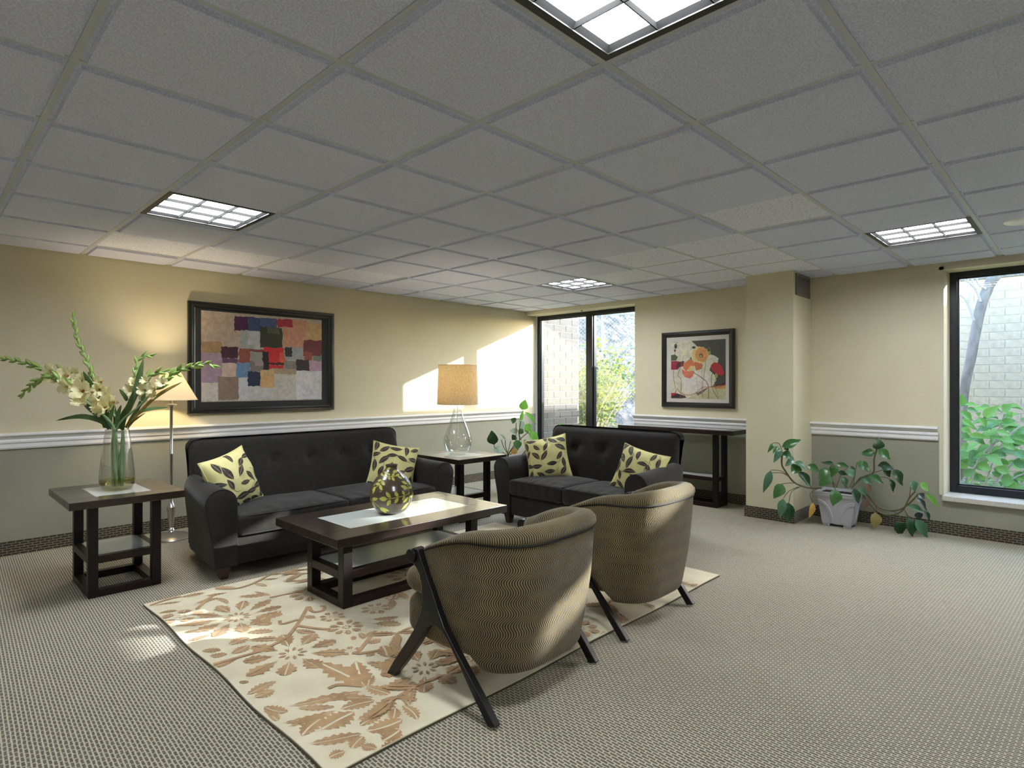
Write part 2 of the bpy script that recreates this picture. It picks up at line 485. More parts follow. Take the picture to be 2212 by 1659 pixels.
GLAD_STEMS = [[(0.937,4.562,0.748),(0.95,4.548,1.004),(0.913,4.611,1.147),(0.862,4.69,1.299),(0.833,4.743,1.432),(0.812,4.778,1.512),(0.79,4.813,1.586),(0.779,4.839,1.674),(0.772,4.862,1.765)],[(0.969,4.53,0.715),(0.932,4.567,1.004),(0.82,4.639,1.188),(0.745,4.695,1.279),(0.67,4.757,1.337),(0.61,4.806,1.389),(0.565,4.848,1.408),(0.506,4.902,1.434),(0.415,4.989,1.456)],[(0.987,4.511,0.748),(0.928,4.572,1.004),(0.824,4.599,1.156),(0.741,4.642,1.234),(0.683,4.664,1.305),(0.622,4.705,1.343),(0.559,4.797,1.292),(0.505,4.897,1.209)],[(0.996,4.501,0.735),(0.937,4.562,1.004),(0.875,4.701,1.219),(0.815,4.799,1.326),(0.761,4.868,1.366),(0.702,4.94,1.4)],[(0.923,4.576,0.728),(0.969,4.53,1.004),(1.025,4.529,1.166),(1.056,4.541,1.292),(1.064,4.559,1.366),(1.078,4.57,1.44),(1.106,4.553,1.478),(1.144,4.515,1.481)],[(0.918,4.581,0.761),(0.978,4.52,1.004),(1.057,4.396,1.156),(1.11,4.314,1.247),(1.156,4.249,1.311),(1.206,4.178,1.376),(1.267,4.108,1.401),(1.337,4.031,1.42),(1.375,3.998,1.401)],[(0.95,4.548,0.722),(0.973,4.525,1.004),(1.032,4.483,1.154),(1.09,4.441,1.312),(1.128,4.408,1.358),(1.189,4.348,1.373),(1.244,4.29,1.358)]]
GLAD_FLORETS = [(0.631,4.731,1.375,0.039,1),(0.641,4.731,1.33,0.039,1),(0.699,4.667,1.35,0.049,1),(0.777,4.795,1.365,0.033,3),(0.797,4.755,1.312,0.039,3),(0.691,4.617,1.27,0.043,2),(0.769,4.618,1.257,0.059,1),(0.768,4.581,1.19,0.052,2),(0.874,4.622,1.305,0.033,0),(0.873,4.614,1.253,0.039,0),(0.845,4.639,1.233,0.033,0),(0.907,4.61,1.217,0.051,3),(0.831,4.52,1.184,0.036,2),(0.872,4.538,1.15,0.06,1),(0.928,4.572,1.168,0.052,3),(0.858,4.524,1.125,0.039,2),(1.025,4.504,1.259,0.041,4),(1.079,4.396,1.318,0.029,6),(1.042,4.503,1.305,0.029,4),(1.069,4.4,1.256,0.036,6),(1.088,4.274,1.266,0.036,5),(1.072,4.39,1.201,0.028,6),(1.096,4.28,1.218,0.025,5),(1.131,4.22,1.302,0.031,5)]
GLAD_LEAVES = [([(0.9,4.6,1.004),(0.884,4.601,1.05),(0.786,4.69,1.08),(0.675,4.813,1.052)],0.036,0),([(0.923,4.576,0.997),(0.861,4.652,1.102),(0.802,4.719,1.167)],0.039,0),([(0.932,4.567,0.997),(0.908,4.582,1.089),(0.879,4.604,1.155)],0.039,0),([(0.98,4.518,0.991),(0.982,4.488,1.083),(1.005,4.44,1.156),(1.017,4.394,1.25)],0.052,0),([(1.028,4.469,1.168),(1.051,4.445,1.292),(1.078,4.418,1.456)],0.049,1),([(0.996,4.501,1.004),(1.051,4.421,1.142),(1.082,4.37,1.256)],0.033,1),([(1.0,4.491,1.017),(1.108,4.284,1.202),(1.222,4.112,1.305)],0.029,2),([(1.006,4.495,1.017),(1.08,4.448,1.114),(1.206,4.326,1.137)],0.026,1),([(0.883,4.628,1.2),(0.838,4.68,1.292),(0.805,4.719,1.374)],0.033,0),([(0.946,4.553,0.997),(0.955,4.573,1.075),(0.942,4.644,1.216)],0.029,0),([(1.007,4.511,1.18),(0.996,4.526,1.213),(0.973,4.555,1.256)],0.026,0),([(0.962,4.537,0.997),(0.954,4.511,1.077),(0.965,4.463,1.156)],0.039,1),([(0.925,4.574,1.004),(0.92,4.537,1.077),(0.931,4.481,1.157)],0.039,1),([(1.005,4.492,0.997),(1.034,4.468,1.049),(1.09,4.417,1.102)],0.016,2)]
SHRUB_LEAVES = [(7.339,0.934,1.069,7.256,0.905,1.179,0.074,0),(7.684,0.939,1.076,7.691,0.818,1.079,0.041,1),(8.003,0.971,1.025,8.002,0.858,1.003,0.041,2),(7.469,0.945,1.018,7.457,0.843,0.928,0.057,0),(7.781,0.984,0.924,7.784,0.867,0.847,0.049,1),(8.416,0.692,0.969,8.206,0.793,1.041,0.057,2),(7.898,0.65,1.005,7.85,0.584,1.084,0.079,0),(8.222,0.676,0.952,8.241,0.542,0.981,0.046,1),(7.671,0.667,0.934,7.465,0.764,0.977,0.062,2),(8.004,0.684,0.878,8.02,0.554,0.923,0.059,0),(8.339,0.699,0.853,8.389,0.534,0.85,0.049,1),(7.794,0.684,0.888,7.586,0.782,0.846,0.079,2),(8.052,0.778,0.871,7.824,0.897,0.909,0.043,0),(7.584,0.684,0.82,7.589,0.565,0.795,0.059,1),(7.883,0.736,0.816,7.669,0.841,0.838,0.052,2),(8.274,0.694,0.712,8.089,0.768,0.753,0.069,0),(7.746,0.662,0.725,7.752,0.541,0.724,0.075,1),(7.988,0.772,0.709,7.749,0.902,0.749,0.075,2),(8.356,0.754,0.6,8.111,0.89,0.558,0.085,0),(7.887,0.661,0.675,7.894,0.539,0.635,0.069,1),(8.069,0.832,0.566,7.875,0.916,0.484,0.101,2),(7.583,0.757,0.564,7.613,0.612,0.497,0.101,0),(7.833,0.859,0.452,7.847,0.73,0.406,0.085,1),(8.363,0.675,0.606,8.403,0.52,0.665,0.069,2),(7.822,0.656,0.313,7.809,0.555,0.307,0.118,0),(7.843,0.992,0.821,7.826,0.895,0.778,0.059,1),(7.345,0.929,0.789,7.31,0.85,0.765,0.052,2),(7.662,0.962,0.637,7.624,0.887,0.662,0.069,0),(8.322,0.645,0.459,8.337,0.516,0.386,0.085,1),(7.857,0.548,0.606,7.829,0.463,0.552,0.085,2),(8.173,0.583,0.346,8.159,0.482,0.293,0.085,0),(8.092,1.023,0.36,8.051,0.95,0.473,0.069,1),(7.616,0.937,0.337,7.594,0.846,0.429,0.069,2),(8.257,0.64,0.801,8.268,0.514,0.757,0.065,0),(7.55,0.791,0.69,7.351,0.88,0.652,0.065,1),(7.947,0.742,0.567,7.958,0.617,0.56,0.072,2),(8.458,0.577,0.708,8.459,0.462,0.665,0.072,0),(7.956,0.519,0.52,7.961,0.399,0.578,0.082,1),(8.355,0.469,0.638,8.34,0.369,0.729,0.082,2),(7.846,0.417,0.477,7.825,0.323,0.427,0.082,0),(7.906,0.713,0.426,7.915,0.589,0.374,0.075,1),(8.062,0.911,0.307,8.054,0.804,0.252,0.065,2)]
SHRUB_STEMS = [[(7.787,0.906,0.141),(7.844,0.847,0.485),(7.959,0.73,0.681),(8.027,0.66,0.927),(8.062,0.625,1.058)],[(7.707,0.988,0.207),(7.81,0.883,0.403),(7.901,0.789,0.518),(7.993,0.695,0.73)],[(7.718,0.976,0.141),(7.713,0.982,0.649),(7.73,0.964,1.058)],[(7.924,0.766,0.141),(8.062,0.625,0.403),(8.199,0.485,0.599),(8.314,0.368,0.73)],[(7.97,0.719,0.141),(8.13,0.555,0.321),(8.314,0.368,0.403)],[(7.879,0.812,0.141),(7.97,0.719,0.518),(8.062,0.625,0.73),(8.153,0.532,0.845)]]
TRUNK = [(8.721,1.096,0.751,0.05),(8.738,1.078,1.102,0.048),(8.769,1.047,1.397,0.051),(8.798,1.016,1.582,0.052),(8.831,0.983,1.841,0.052),(8.882,0.93,2.192,0.054),(8.927,0.884,2.377,0.055),(8.966,0.845,2.497,0.059),(9.024,0.785,2.598,0.051),(9.102,0.706,2.709,0.044),(9.257,0.547,2.987,0.039),(9.438,0.362,3.282,0.033)]
TWIGS = [[(8.819,0.924,2.259),(8.767,0.976,2.424),(8.652,1.094,2.543),(8.537,1.212,2.644)],[(8.767,0.976,2.424),(8.735,1.009,2.607),(8.729,1.016,2.754)],[(8.761,0.983,2.039),(8.71,1.035,2.241),(8.652,1.094,2.332),(8.549,1.199,2.406)],[(8.71,1.035,2.241),(8.729,1.016,2.351),(8.716,1.029,2.516),(8.703,1.042,2.681)],[(8.857,0.884,2.406),(8.793,0.95,2.479),(8.78,0.963,2.626)],[(8.678,1.068,2.479),(8.639,1.107,2.406)],[(8.986,0.753,2.607),(8.934,0.806,2.791)]]
ART_A = [(1.872,3.053,1.125,1.963,(185,175,160)),(1.872,2.233,1.632,1.932,(188,168,152)),(2.163,2.295,1.799,1.935,(75,32,75)),(2.295,2.412,1.799,1.937,(62,77,122)),(2.412,2.578,1.808,1.94,(78,92,138)),(2.578,2.738,1.855,1.941,(172,42,66)),(2.638,2.881,1.663,1.868,(208,152,126)),(2.738,2.89,1.683,1.944,(204,150,126)),(2.881,3.053,1.742,1.921,(202,168,118)),(2.221,2.408,1.623,1.805,(168,172,172)),(2.287,2.404,1.669,1.803,(192,192,198)),(2.351,2.404,1.63,1.671,(196,192,196)),(2.408,2.629,1.649,1.851,(50,55,44)),(2.473,2.599,1.786,1.852,(88,92,74)),(1.872,2.054,1.574,1.682,(168,138,102)),(2.043,2.198,1.533,1.639,(66,30,50)),(2.043,2.198,1.484,1.533,(102,66,102)),(2.205,2.311,1.493,1.629,(148,82,66)),(2.311,2.436,1.512,1.626,(152,152,142)),(2.307,2.442,1.604,1.628,(130,62,62)),(2.436,2.646,1.5,1.65,(208,40,50)),(2.603,2.659,1.503,1.603,(218,98,62)),(2.482,2.651,1.478,1.505,(82,20,26)),(2.482,2.642,1.44,1.478,(205,44,48)),(2.431,2.491,1.433,1.609,(26,26,32)),(2.651,2.838,1.542,1.667,(164,168,174)),(2.655,2.731,1.568,1.66,(48,44,48)),(2.854,3.053,1.581,1.746,(114,46,56)),(2.859,2.947,1.538,1.622,(152,76,66)),(2.955,3.053,1.53,1.582,(122,132,122)),(2.916,3.053,1.413,1.529,(188,154,178)),(2.773,2.914,1.425,1.538,(50,40,46)),(2.651,2.773,1.39,1.522,(132,132,126)),(1.872,2.054,1.297,1.574,(168,144,162)),(2.054,2.186,1.352,1.486,(208,184,168)),(2.182,2.311,1.349,1.493,(112,142,184)),(2.311,2.436,1.409,1.512,(126,122,116)),(2.355,2.436,1.468,1.513,(170,150,150)),(2.017,2.203,1.14,1.356,(142,122,106)),(2.202,2.297,1.137,1.349,(202,202,204)),(2.294,2.558,1.138,1.268,(198,196,192)),(2.544,2.778,1.136,1.423,(198,194,184)),(2.773,3.053,1.131,1.427,(216,212,214)),(2.536,2.773,1.388,1.444,(172,152,126)),(1.872,2.017,1.135,1.3,(208,202,192)),(2.287,2.408,1.271,1.41,(26,42,72)),(2.408,2.544,1.254,1.429,(208,172,118))]
ART_B = [([(3.49,1.786),(2.832,1.781),(2.832,1.12),(3.49,1.125)],(236,232,206)),([(3.233,1.777),(2.832,1.78),(2.832,1.287),(2.887,1.262),(2.974,1.275),(2.939,1.332),(2.948,1.382),(3.017,1.441),(3.0,1.499),(2.922,1.522),(2.913,1.571),(2.965,1.606),(3.053,1.626),(3.133,1.688)],(70,76,66)),([(3.336,1.412),(3.044,1.425),(3.017,1.275),(3.178,1.206),(3.326,1.188)],(243,238,230)),([(3.009,1.262),(2.913,1.258),(2.832,1.29),(2.832,1.314),(2.948,1.276)],(96,26,42)),([(3.298,1.121),(3.178,1.172),(3.0,1.254),(2.832,1.283),(2.832,1.121)],(216,212,168)),([(2.974,1.258),(2.832,1.283),(2.832,1.238),(2.948,1.232)],(226,172,104)),([(3.178,1.185),(3.044,1.249),(3.026,1.254),(3.088,1.199),(3.151,1.16)],(110,102,102)),([(3.488,1.16),(3.421,1.183),(3.307,1.154),(3.298,1.132),(3.364,1.124),(3.488,1.125)],(72,46,52)),([(3.488,1.186),(3.44,1.187),(3.411,1.243),(3.435,1.169),(3.488,1.147)],(192,42,52)),([(3.488,1.554),(3.421,1.556),(3.373,1.546),(3.322,1.554),(3.331,1.494),(3.373,1.486),(3.402,1.456),(3.459,1.453),(3.488,1.458)],(168,32,62)),([(3.383,1.542),(3.322,1.554),(3.331,1.498),(3.383,1.482),(3.44,1.461),(3.421,1.509)],(106,26,56)),([(3.488,1.624),(3.44,1.631),(3.402,1.604),(3.421,1.561),(3.488,1.558)],(78,102,72)),([(3.388,1.742),(3.336,1.688),(3.28,1.66),(3.215,1.678),(3.252,1.633),(3.326,1.618),(3.373,1.663)],(248,240,200)),([(3.201,1.542),(3.133,1.54),(3.097,1.501),(3.115,1.46),(3.178,1.44),(3.192,1.495)],(222,122,72)),([(3.331,1.524),(3.261,1.569),(3.215,1.559),(3.192,1.503),(3.215,1.47),(3.307,1.437),(3.336,1.481)],(228,128,78)),([(3.35,1.464),(3.307,1.437),(3.197,1.436),(3.215,1.376),(3.252,1.351),(3.317,1.369),(3.345,1.412)],(232,128,98)),([(3.289,1.446),(3.242,1.496),(3.201,1.495),(3.197,1.47),(3.261,1.428)],(236,216,142)),([(3.0,1.499),(2.965,1.527),(2.913,1.522),(2.87,1.48),(2.846,1.414),(2.862,1.381),(2.913,1.386),(2.974,1.424),(3.0,1.466)],(188,32,46)),([(3.028,1.612),(3.021,1.589),(3.039,1.572),(3.045,1.549),(3.069,1.541),(3.086,1.524),(3.112,1.528),(3.137,1.519),(3.159,1.534),(3.185,1.537),(3.197,1.559),(3.22,1.573),(3.219,1.598),(3.232,1.62),(3.219,1.64),(3.22,1.665),(3.197,1.677),(3.185,1.699),(3.159,1.7),(3.137,1.713),(3.112,1.703),(3.086,1.705),(3.069,1.686),(3.045,1.677),(3.039,1.654),(3.021,1.635)],(238,214,136)),([(3.041,1.617),(3.035,1.596),(3.049,1.582),(3.052,1.56),(3.071,1.555),(3.083,1.538),(3.102,1.542),(3.12,1.534),(3.135,1.548),(3.155,1.549),(3.163,1.57),(3.181,1.581),(3.179,1.603),(3.19,1.622),(3.179,1.641),(3.181,1.663),(3.163,1.673),(3.155,1.693),(3.135,1.693),(3.12,1.706),(3.102,1.696),(3.083,1.699),(3.071,1.682),(3.052,1.675),(3.049,1.653),(3.035,1.637)],(236,160,92)),([(3.093,1.606),(3.095,1.597),(3.102,1.589),(3.111,1.585),(3.122,1.585),(3.132,1.59),(3.139,1.598),(3.141,1.608),(3.139,1.618),(3.132,1.625),(3.122,1.629),(3.111,1.629),(3.102,1.624),(3.095,1.616)],(104,94,62)),([(3.105,1.603),(3.107,1.597),(3.11,1.593),(3.116,1.591),(3.122,1.591),(3.127,1.593),(3.131,1.598),(3.132,1.603),(3.131,1.609),(3.127,1.613),(3.122,1.615),(3.116,1.615),(3.11,1.613),(3.107,1.608)],(192,192,122)),([(3.41,1.726),(3.412,1.713),(3.417,1.703),(3.425,1.698),(3.433,1.699),(3.44,1.704),(3.445,1.715),(3.447,1.727),(3.445,1.74),(3.44,1.749),(3.433,1.755),(3.425,1.754),(3.417,1.748),(3.412,1.738)],(70,86,62)),([(3.426,1.676),(3.427,1.669),(3.43,1.664),(3.435,1.662),(3.441,1.662),(3.446,1.665),(3.449,1.67),(3.451,1.677),(3.449,1.683),(3.446,1.688),(3.441,1.691),(3.435,1.691),(3.43,1.688),(3.427,1.682)],(170,40,60)),([(3.182,1.702),(3.184,1.696),(3.19,1.691),(3.199,1.688),(3.209,1.689),(3.218,1.692),(3.224,1.697),(3.226,1.704),(3.224,1.71),(3.218,1.715),(3.209,1.717),(3.199,1.717),(3.19,1.713),(3.184,1.708)],(60,70,60)),([(3.001,1.628),(3.002,1.618),(3.007,1.61),(3.014,1.605),(3.021,1.605),(3.028,1.61),(3.032,1.619),(3.034,1.629),(3.032,1.64),(3.028,1.648),(3.021,1.653),(3.014,1.652),(3.007,1.647),(3.002,1.639)],(166,162,92)),([(2.919,1.382),(2.921,1.37),(2.926,1.361),(2.934,1.355),(2.943,1.356),(2.951,1.361),(2.957,1.37),(2.959,1.382),(2.957,1.394),(2.951,1.404),(2.943,1.409),(2.934,1.409),(2.926,1.403),(2.921,1.394)],(168,164,96)),([(3.226,1.577),(3.227,1.57),(3.23,1.564),(3.235,1.561),(3.241,1.561),(3.245,1.565),(3.249,1.57),(3.25,1.577),(3.249,1.584),(3.245,1.59),(3.241,1.593),(3.235,1.593),(3.23,1.589),(3.227,1.584)],(90,120,70))]
ART_B_LINES = [([(3.416,1.778),(3.435,1.692),(3.445,1.561)],0.004,(120,30,50)),([(3.455,1.448),(3.45,1.326),(3.431,1.23)],0.0048,(140,80,70)),([(3.373,1.473),(3.397,1.387),(3.359,1.334),(3.373,1.127)],0.0056,(120,120,80)),([(3.079,1.556),(3.062,1.509),(3.097,1.283),(3.097,1.127)],0.0072,(190,170,110)),([(3.206,1.419),(3.106,1.359),(3.035,1.283),(3.026,1.124)],0.0088,(140,120,95)),([(2.965,1.432),(2.995,1.358),(2.982,1.241),(2.913,1.126)],0.0056,(80,90,60)),([(2.943,1.357),(2.956,1.275),(2.896,1.127)],0.0056,(160,155,90)),([(3.187,1.716),(3.079,1.744),(3.062,1.769),(3.079,1.757),(3.053,1.726),(2.956,1.722),(2.887,1.653),(2.892,1.505)],0.0048,(130,40,60)),([(3.053,1.659),(3.026,1.692),(3.004,1.666),(3.013,1.641)],0.0048,(160,155,90)),([(3.411,1.243),(3.364,1.187),(3.27,1.163),(3.178,1.189),(3.106,1.249),(3.017,1.258),(2.93,1.254),(2.832,1.283)],0.0056,(190,60,50)),([(3.106,1.527),(3.106,1.127)],0.0032,(170,165,120)),([(3.326,1.618),(3.364,1.473)],0.0032,(120,110,90)),([(3.364,1.473),(3.35,1.17)],0.0032,(160,150,130)),([(3.178,1.384),(3.133,1.131)],0.0032,(190,180,120))]
RUG_LEAVES = [(1.359,2.199,1.32,2.537,0.104),(1.35,2.193,1.446,2.426,0.088),(1.361,2.182,1.431,2.252,0.048),(1.32,2.164,1.052,2.271,0.056),(1.39,2.063,1.354,2.189,0.064),(1.326,2.087,1.196,2.234,0.048),(1.319,2.066,1.187,2.106,0.072),(1.384,2.027,1.246,1.97,0.08),(1.183,2.137,1.072,2.237,0.04),(1.172,2.109,0.983,2.177,0.036),(1.145,2.098,0.989,2.136,0.04),(1.216,2.05,1.067,2.032,0.104),(1.115,2.103,0.999,2.045,0.072),(1.346,1.997,1.191,1.989,0.064),(1.344,1.959,1.286,1.892,0.048),(1.283,1.957,1.18,1.952,0.056),(1.376,1.953,1.356,1.826,0.048),(1.318,1.871,1.179,1.907,0.088),(1.272,1.822,1.186,1.809,0.08),(1.16,1.903,0.997,1.982,0.056),(1.155,1.885,1.086,1.848,0.056),(1.063,1.851,1.005,1.86,0.048),(1.123,1.842,1.149,1.784,0.04),(1.233,1.751,1.143,1.759,0.064),(1.108,2.502,0.973,2.475,0.056),(1.071,2.433,0.987,2.433,0.064),(0.988,2.336,1.039,2.232,0.056),(0.982,2.277,0.984,2.2,0.04),(1.022,2.574,0.994,2.611,0.024),(1.703,3.808,1.621,3.873,0.032),(1.587,3.715,1.555,3.834,0.04),(1.442,3.83,1.329,3.963,0.04),(1.27,3.876,1.147,3.893,0.048),(1.369,3.775,1.256,3.812,0.032),(1.298,3.723,1.171,3.721,0.048),(1.123,3.813,0.99,3.863,0.024),(1.282,3.739,1.302,3.572,0.032),(1.808,3.664,1.692,3.747,0.028),(1.54,3.568,1.387,3.663,0.056),(1.536,3.541,1.493,3.68,0.032),(1.472,3.26,1.261,3.173,0.088),(1.322,3.018,1.219,3.101,0.056),(1.305,2.904,1.191,2.999,0.056),(1.203,3.029,1.098,3.012,0.072),(1.168,2.94,1.07,2.903,0.064),(1.051,2.98,0.987,3.046,0.048),(1.057,2.916,0.993,2.962,0.048),(1.555,3.018,1.528,3.097,0.04),(1.467,2.847,1.408,2.953,0.048),(1.914,3.86,1.834,3.922,0.032),(1.064,3.677,0.977,3.713,0.04),(1.063,3.399,0.982,3.458,0.028),(1.06,3.309,0.993,3.331,0.032),(1.079,3.2,0.968,3.206,0.032),(1.582,2.642,1.555,2.658,0.04),(1.601,2.601,1.624,2.687,0.032),(1.692,2.64,1.618,2.605,0.036),(1.659,2.542,1.582,2.536,0.048),(1.554,2.446,1.504,2.422,0.04),(1.552,2.212,1.491,2.326,0.104),(1.514,2.217,1.472,2.381,0.056),(1.571,2.353,1.623,2.475,0.072),(1.651,2.386,1.708,2.491,0.048),(1.019,2.809,0.982,2.864,0.048),(1.067,2.832,0.969,2.808,0.032),(1.517,2.053,1.485,2.071,0.04),(1.826,2.48,1.757,2.551,0.048),(1.832,2.613,1.742,2.729,0.072),(1.883,2.709,1.76,2.784,0.048)]
RUG_FLOWERS = [(1.265,3.341,0.26,11),(1.276,2.702,0.24,9),(1.628,2.97,0.075,8),(1.611,2.792,0.095,9),(1.861,2.903,0.085,8),(2.025,2.98,0.05,6),(1.052,3.571,0.11,5),(1.624,2.138,0.22,9),(1.481,2.531,0.05,5),(1.709,3.396,0.13,8)]
RUG_VINES = [[(1.968,3.969),(1.724,3.936),(1.588,3.853),(1.449,3.806),(1.344,3.897)],[(1.605,3.206),(1.468,3.033),(1.338,2.891)],[(1.61,3.201),(1.589,3.113),(1.638,3.09),(1.672,3.138),(1.656,3.16)],[(1.479,3.071),(1.434,3.068),(1.39,3.077),(1.404,3.124)],[(1.445,2.985),(1.498,2.879),(1.542,2.827)],[(1.338,2.891),(1.188,2.84),(1.072,2.845),(0.974,2.855)],[(1.484,2.479),(1.594,2.566),(1.692,2.64)],[(1.484,2.479),(1.592,2.427)],[(1.512,3.504),(1.616,3.49),(1.729,3.47)],[(1.311,3.802),(1.248,3.744),(1.146,3.62)],[(1.346,2.197),(1.28,2.28),(1.233,2.282)],[(1.335,2.036),(1.388,2.023),(1.437,1.944)],[(1.15,3.905),(1.061,3.905),(0.98,3.873)]]
# ---------------------------------------------------------------- materials
GRID = 0.6096
GX0, GY0 = 1.5972, 1.7461        # ceiling grid origin
CEIL = 2.341
WY = 5.81                        # left wall
WX = 6.23                        # window wall
RX0, RY0 = -3.28, -4.35          # far corner behind the camera

M_wall_up = mat('paint_beige', (212, 203, 174), 0.75, col2=(207, 198, 168), scale=2.5, bump=0.05, bscale=260, bdist=0.002)
M_wall_lo = mat('paint_grey_green', (150, 149, 132), 0.75, col2=(144, 144, 128), scale=2.5, bump=0.06, bscale=260, bdist=0.002)
M_white = mat('white_paint', (240, 240, 240), 0.35)
M_reveal = mat('reveal_paint', (206, 200, 176), 0.6)
M_frame = mat('dark_bronze_metal', (34, 37, 42), 0.35, metal=0.3)
M_stone = mat('speckled_sill', (205, 202, 192), 0.35, col2=(150, 146, 136), scale=180, lo=0.45, hi=0.75)
M_glass = glass_mat('window_glass', (250, 252, 252), refl=0.035, edge=0.5)
M_tile = mat('ceiling_tile', (226, 231, 254), 0.95, col2=(200, 205, 230), scale=150, bump=0.6, bscale=170, bdist=0.006, detail=3)
M_tile_flat = mat('ceiling_tile_fissured', (230, 234, 252), 0.95, col2=(150, 154, 170), scale=60, stretch=(1, 2.4, 1), lo=0.58, hi=0.72, bump=0.25, bscale=90, bdist=0.004)
M_tbar = mat('grid_bar', (196, 199, 206), 0.45)
M_slab = mat('plenum', (96, 96, 96), 0.9)
M_espresso = mat('espresso_wood', (15, 11, 10), 0.42, col2=(25, 16, 14), scale=9, stretch=(1, 14, 14), spec=0.3, coat=0.05, lo=0.3, hi=0.7)
M_wood_top = mat('worn_espresso_top', (44, 29, 23), 0.3, col2=(23, 16, 14), scale=7, stretch=(1.2, 16, 1), coat=0.45, lo=0.3, hi=0.75, bump=0.08, bscale=60, bdist=0.001)
M_wood_edge = mat('reddish_wood', (38, 19, 16), 0.42, col2=(20, 13, 12), scale=10, stretch=(1, 10, 10), spec=0.3, coat=0.05)
M_frost = mat('frosted_glass', (214, 220, 214), 0.16, spec=0.7, coat=0.6)
M_velvet = mat('charcoal_velvet', (36, 33, 28), 0.85, col2=(26, 24, 21), scale=26, spec=0.3, sheen=0.14, bump=0.12, bscale=420, bdist=0.0015, lo=0.3, hi=0.7)
M_piping = mat('dark_piping', (30, 29, 28), 0.8)
M_foot = mat('mahogany_foot', (58, 26, 20), 0.3, coat=0.4)
M_lacquer = mat('black_lacquer', (9, 8, 7), 0.4, spec=0.3, coat=0.08, col2=(15, 12, 10), scale=12)
M_nickel = mat('brushed_nickel', (196, 192, 186), 0.28, metal=1.0)
M_cream = mat('cream_cotton', (222, 214, 148), 0.85, bump=0.2, bscale=70, bdist=0.004, sheen=0.1)
M_leafprint = mat('brown_leaf_print', (58, 50, 44), 0.75, col2=(74, 66, 58), scale=40)
M_picglass = glass_mat('picture_glass', (252, 252, 252), refl=0.012, edge=0.3)
M_clear = glass_mat('clear_glass', (252, 253, 252), refl=0.04, edge=0.75, edge_tint=(222, 230, 230))
M_water = glass_mat('stem_water', (226, 220, 150), refl=0.05, edge=0.35)
M_vase = mat('brown_glaze', (82, 68, 48), 0.28, col2=(70, 58, 44), scale=3, coat=0.5)
M_lime = mat('lime_glaze', (198, 196, 92), 0.4, col2=(180, 178, 80), scale=30)
M_pot = mat('grey_plastic', (176, 176, 180), 0.45)
M_soil = mat('potting_soil', (54, 38, 30), 0.95, col2=(30, 22, 18), scale=60, bump=0.8, bscale=60)
M_stem = mat('green_stem', (70, 92, 42), 0.5, col2=(96, 66, 34), scale=18)
M_cord = mat('cord_white', (196, 190, 176), 0.5)
M_black = mat('black_frame', (22, 22, 22), 0.3, coat=0.3)
M_matblack = mat('black_mat_board', (36, 37, 38), 0.7)
M_mat_white = mat('white_mat_board', (226, 220, 210), 0.8)

def M_paint():
    m, nt, b = new_mat('printed_paint')
    L = nt.links.new
    at = N(nt, 'ShaderNodeAttribute', attribute_name='tint')
    tc = N(nt, 'ShaderNodeTexCoord')
    n1 = N(nt, 'ShaderNodeTexNoise', Scale=26.0, Detail=8.0, Roughness=0.7)
    L(tc.outputs['Object'], n1.inputs['Vector'])
    rp = N(nt, 'ShaderNodeValToRGB')
    rp.color_ramp.elements[0].position = 0.3; rp.color_ramp.elements[0].color = (0.62, 0.60, 0.60, 1)
    rp.color_ramp.elements[1].position = 0.72; rp.color_ramp.elements[1].color = (1.2, 1.18, 1.16, 1)
    L(n1.outputs['Fac'], rp.inputs[0])
    mx = N(nt, 'ShaderNodeMix', data_type='RGBA', blend_type='MULTIPLY')
    mx.inputs[0].default_value = 0.8
    L(at.outputs['Color'], mx.inputs[6]); L(rp.outputs[0], mx.inputs[7])
    L(mx.outputs[2], b.inputs['Base Color'])
    b.inputs['Roughness'].default_value = 0.55
    return m
M_print = M_paint()

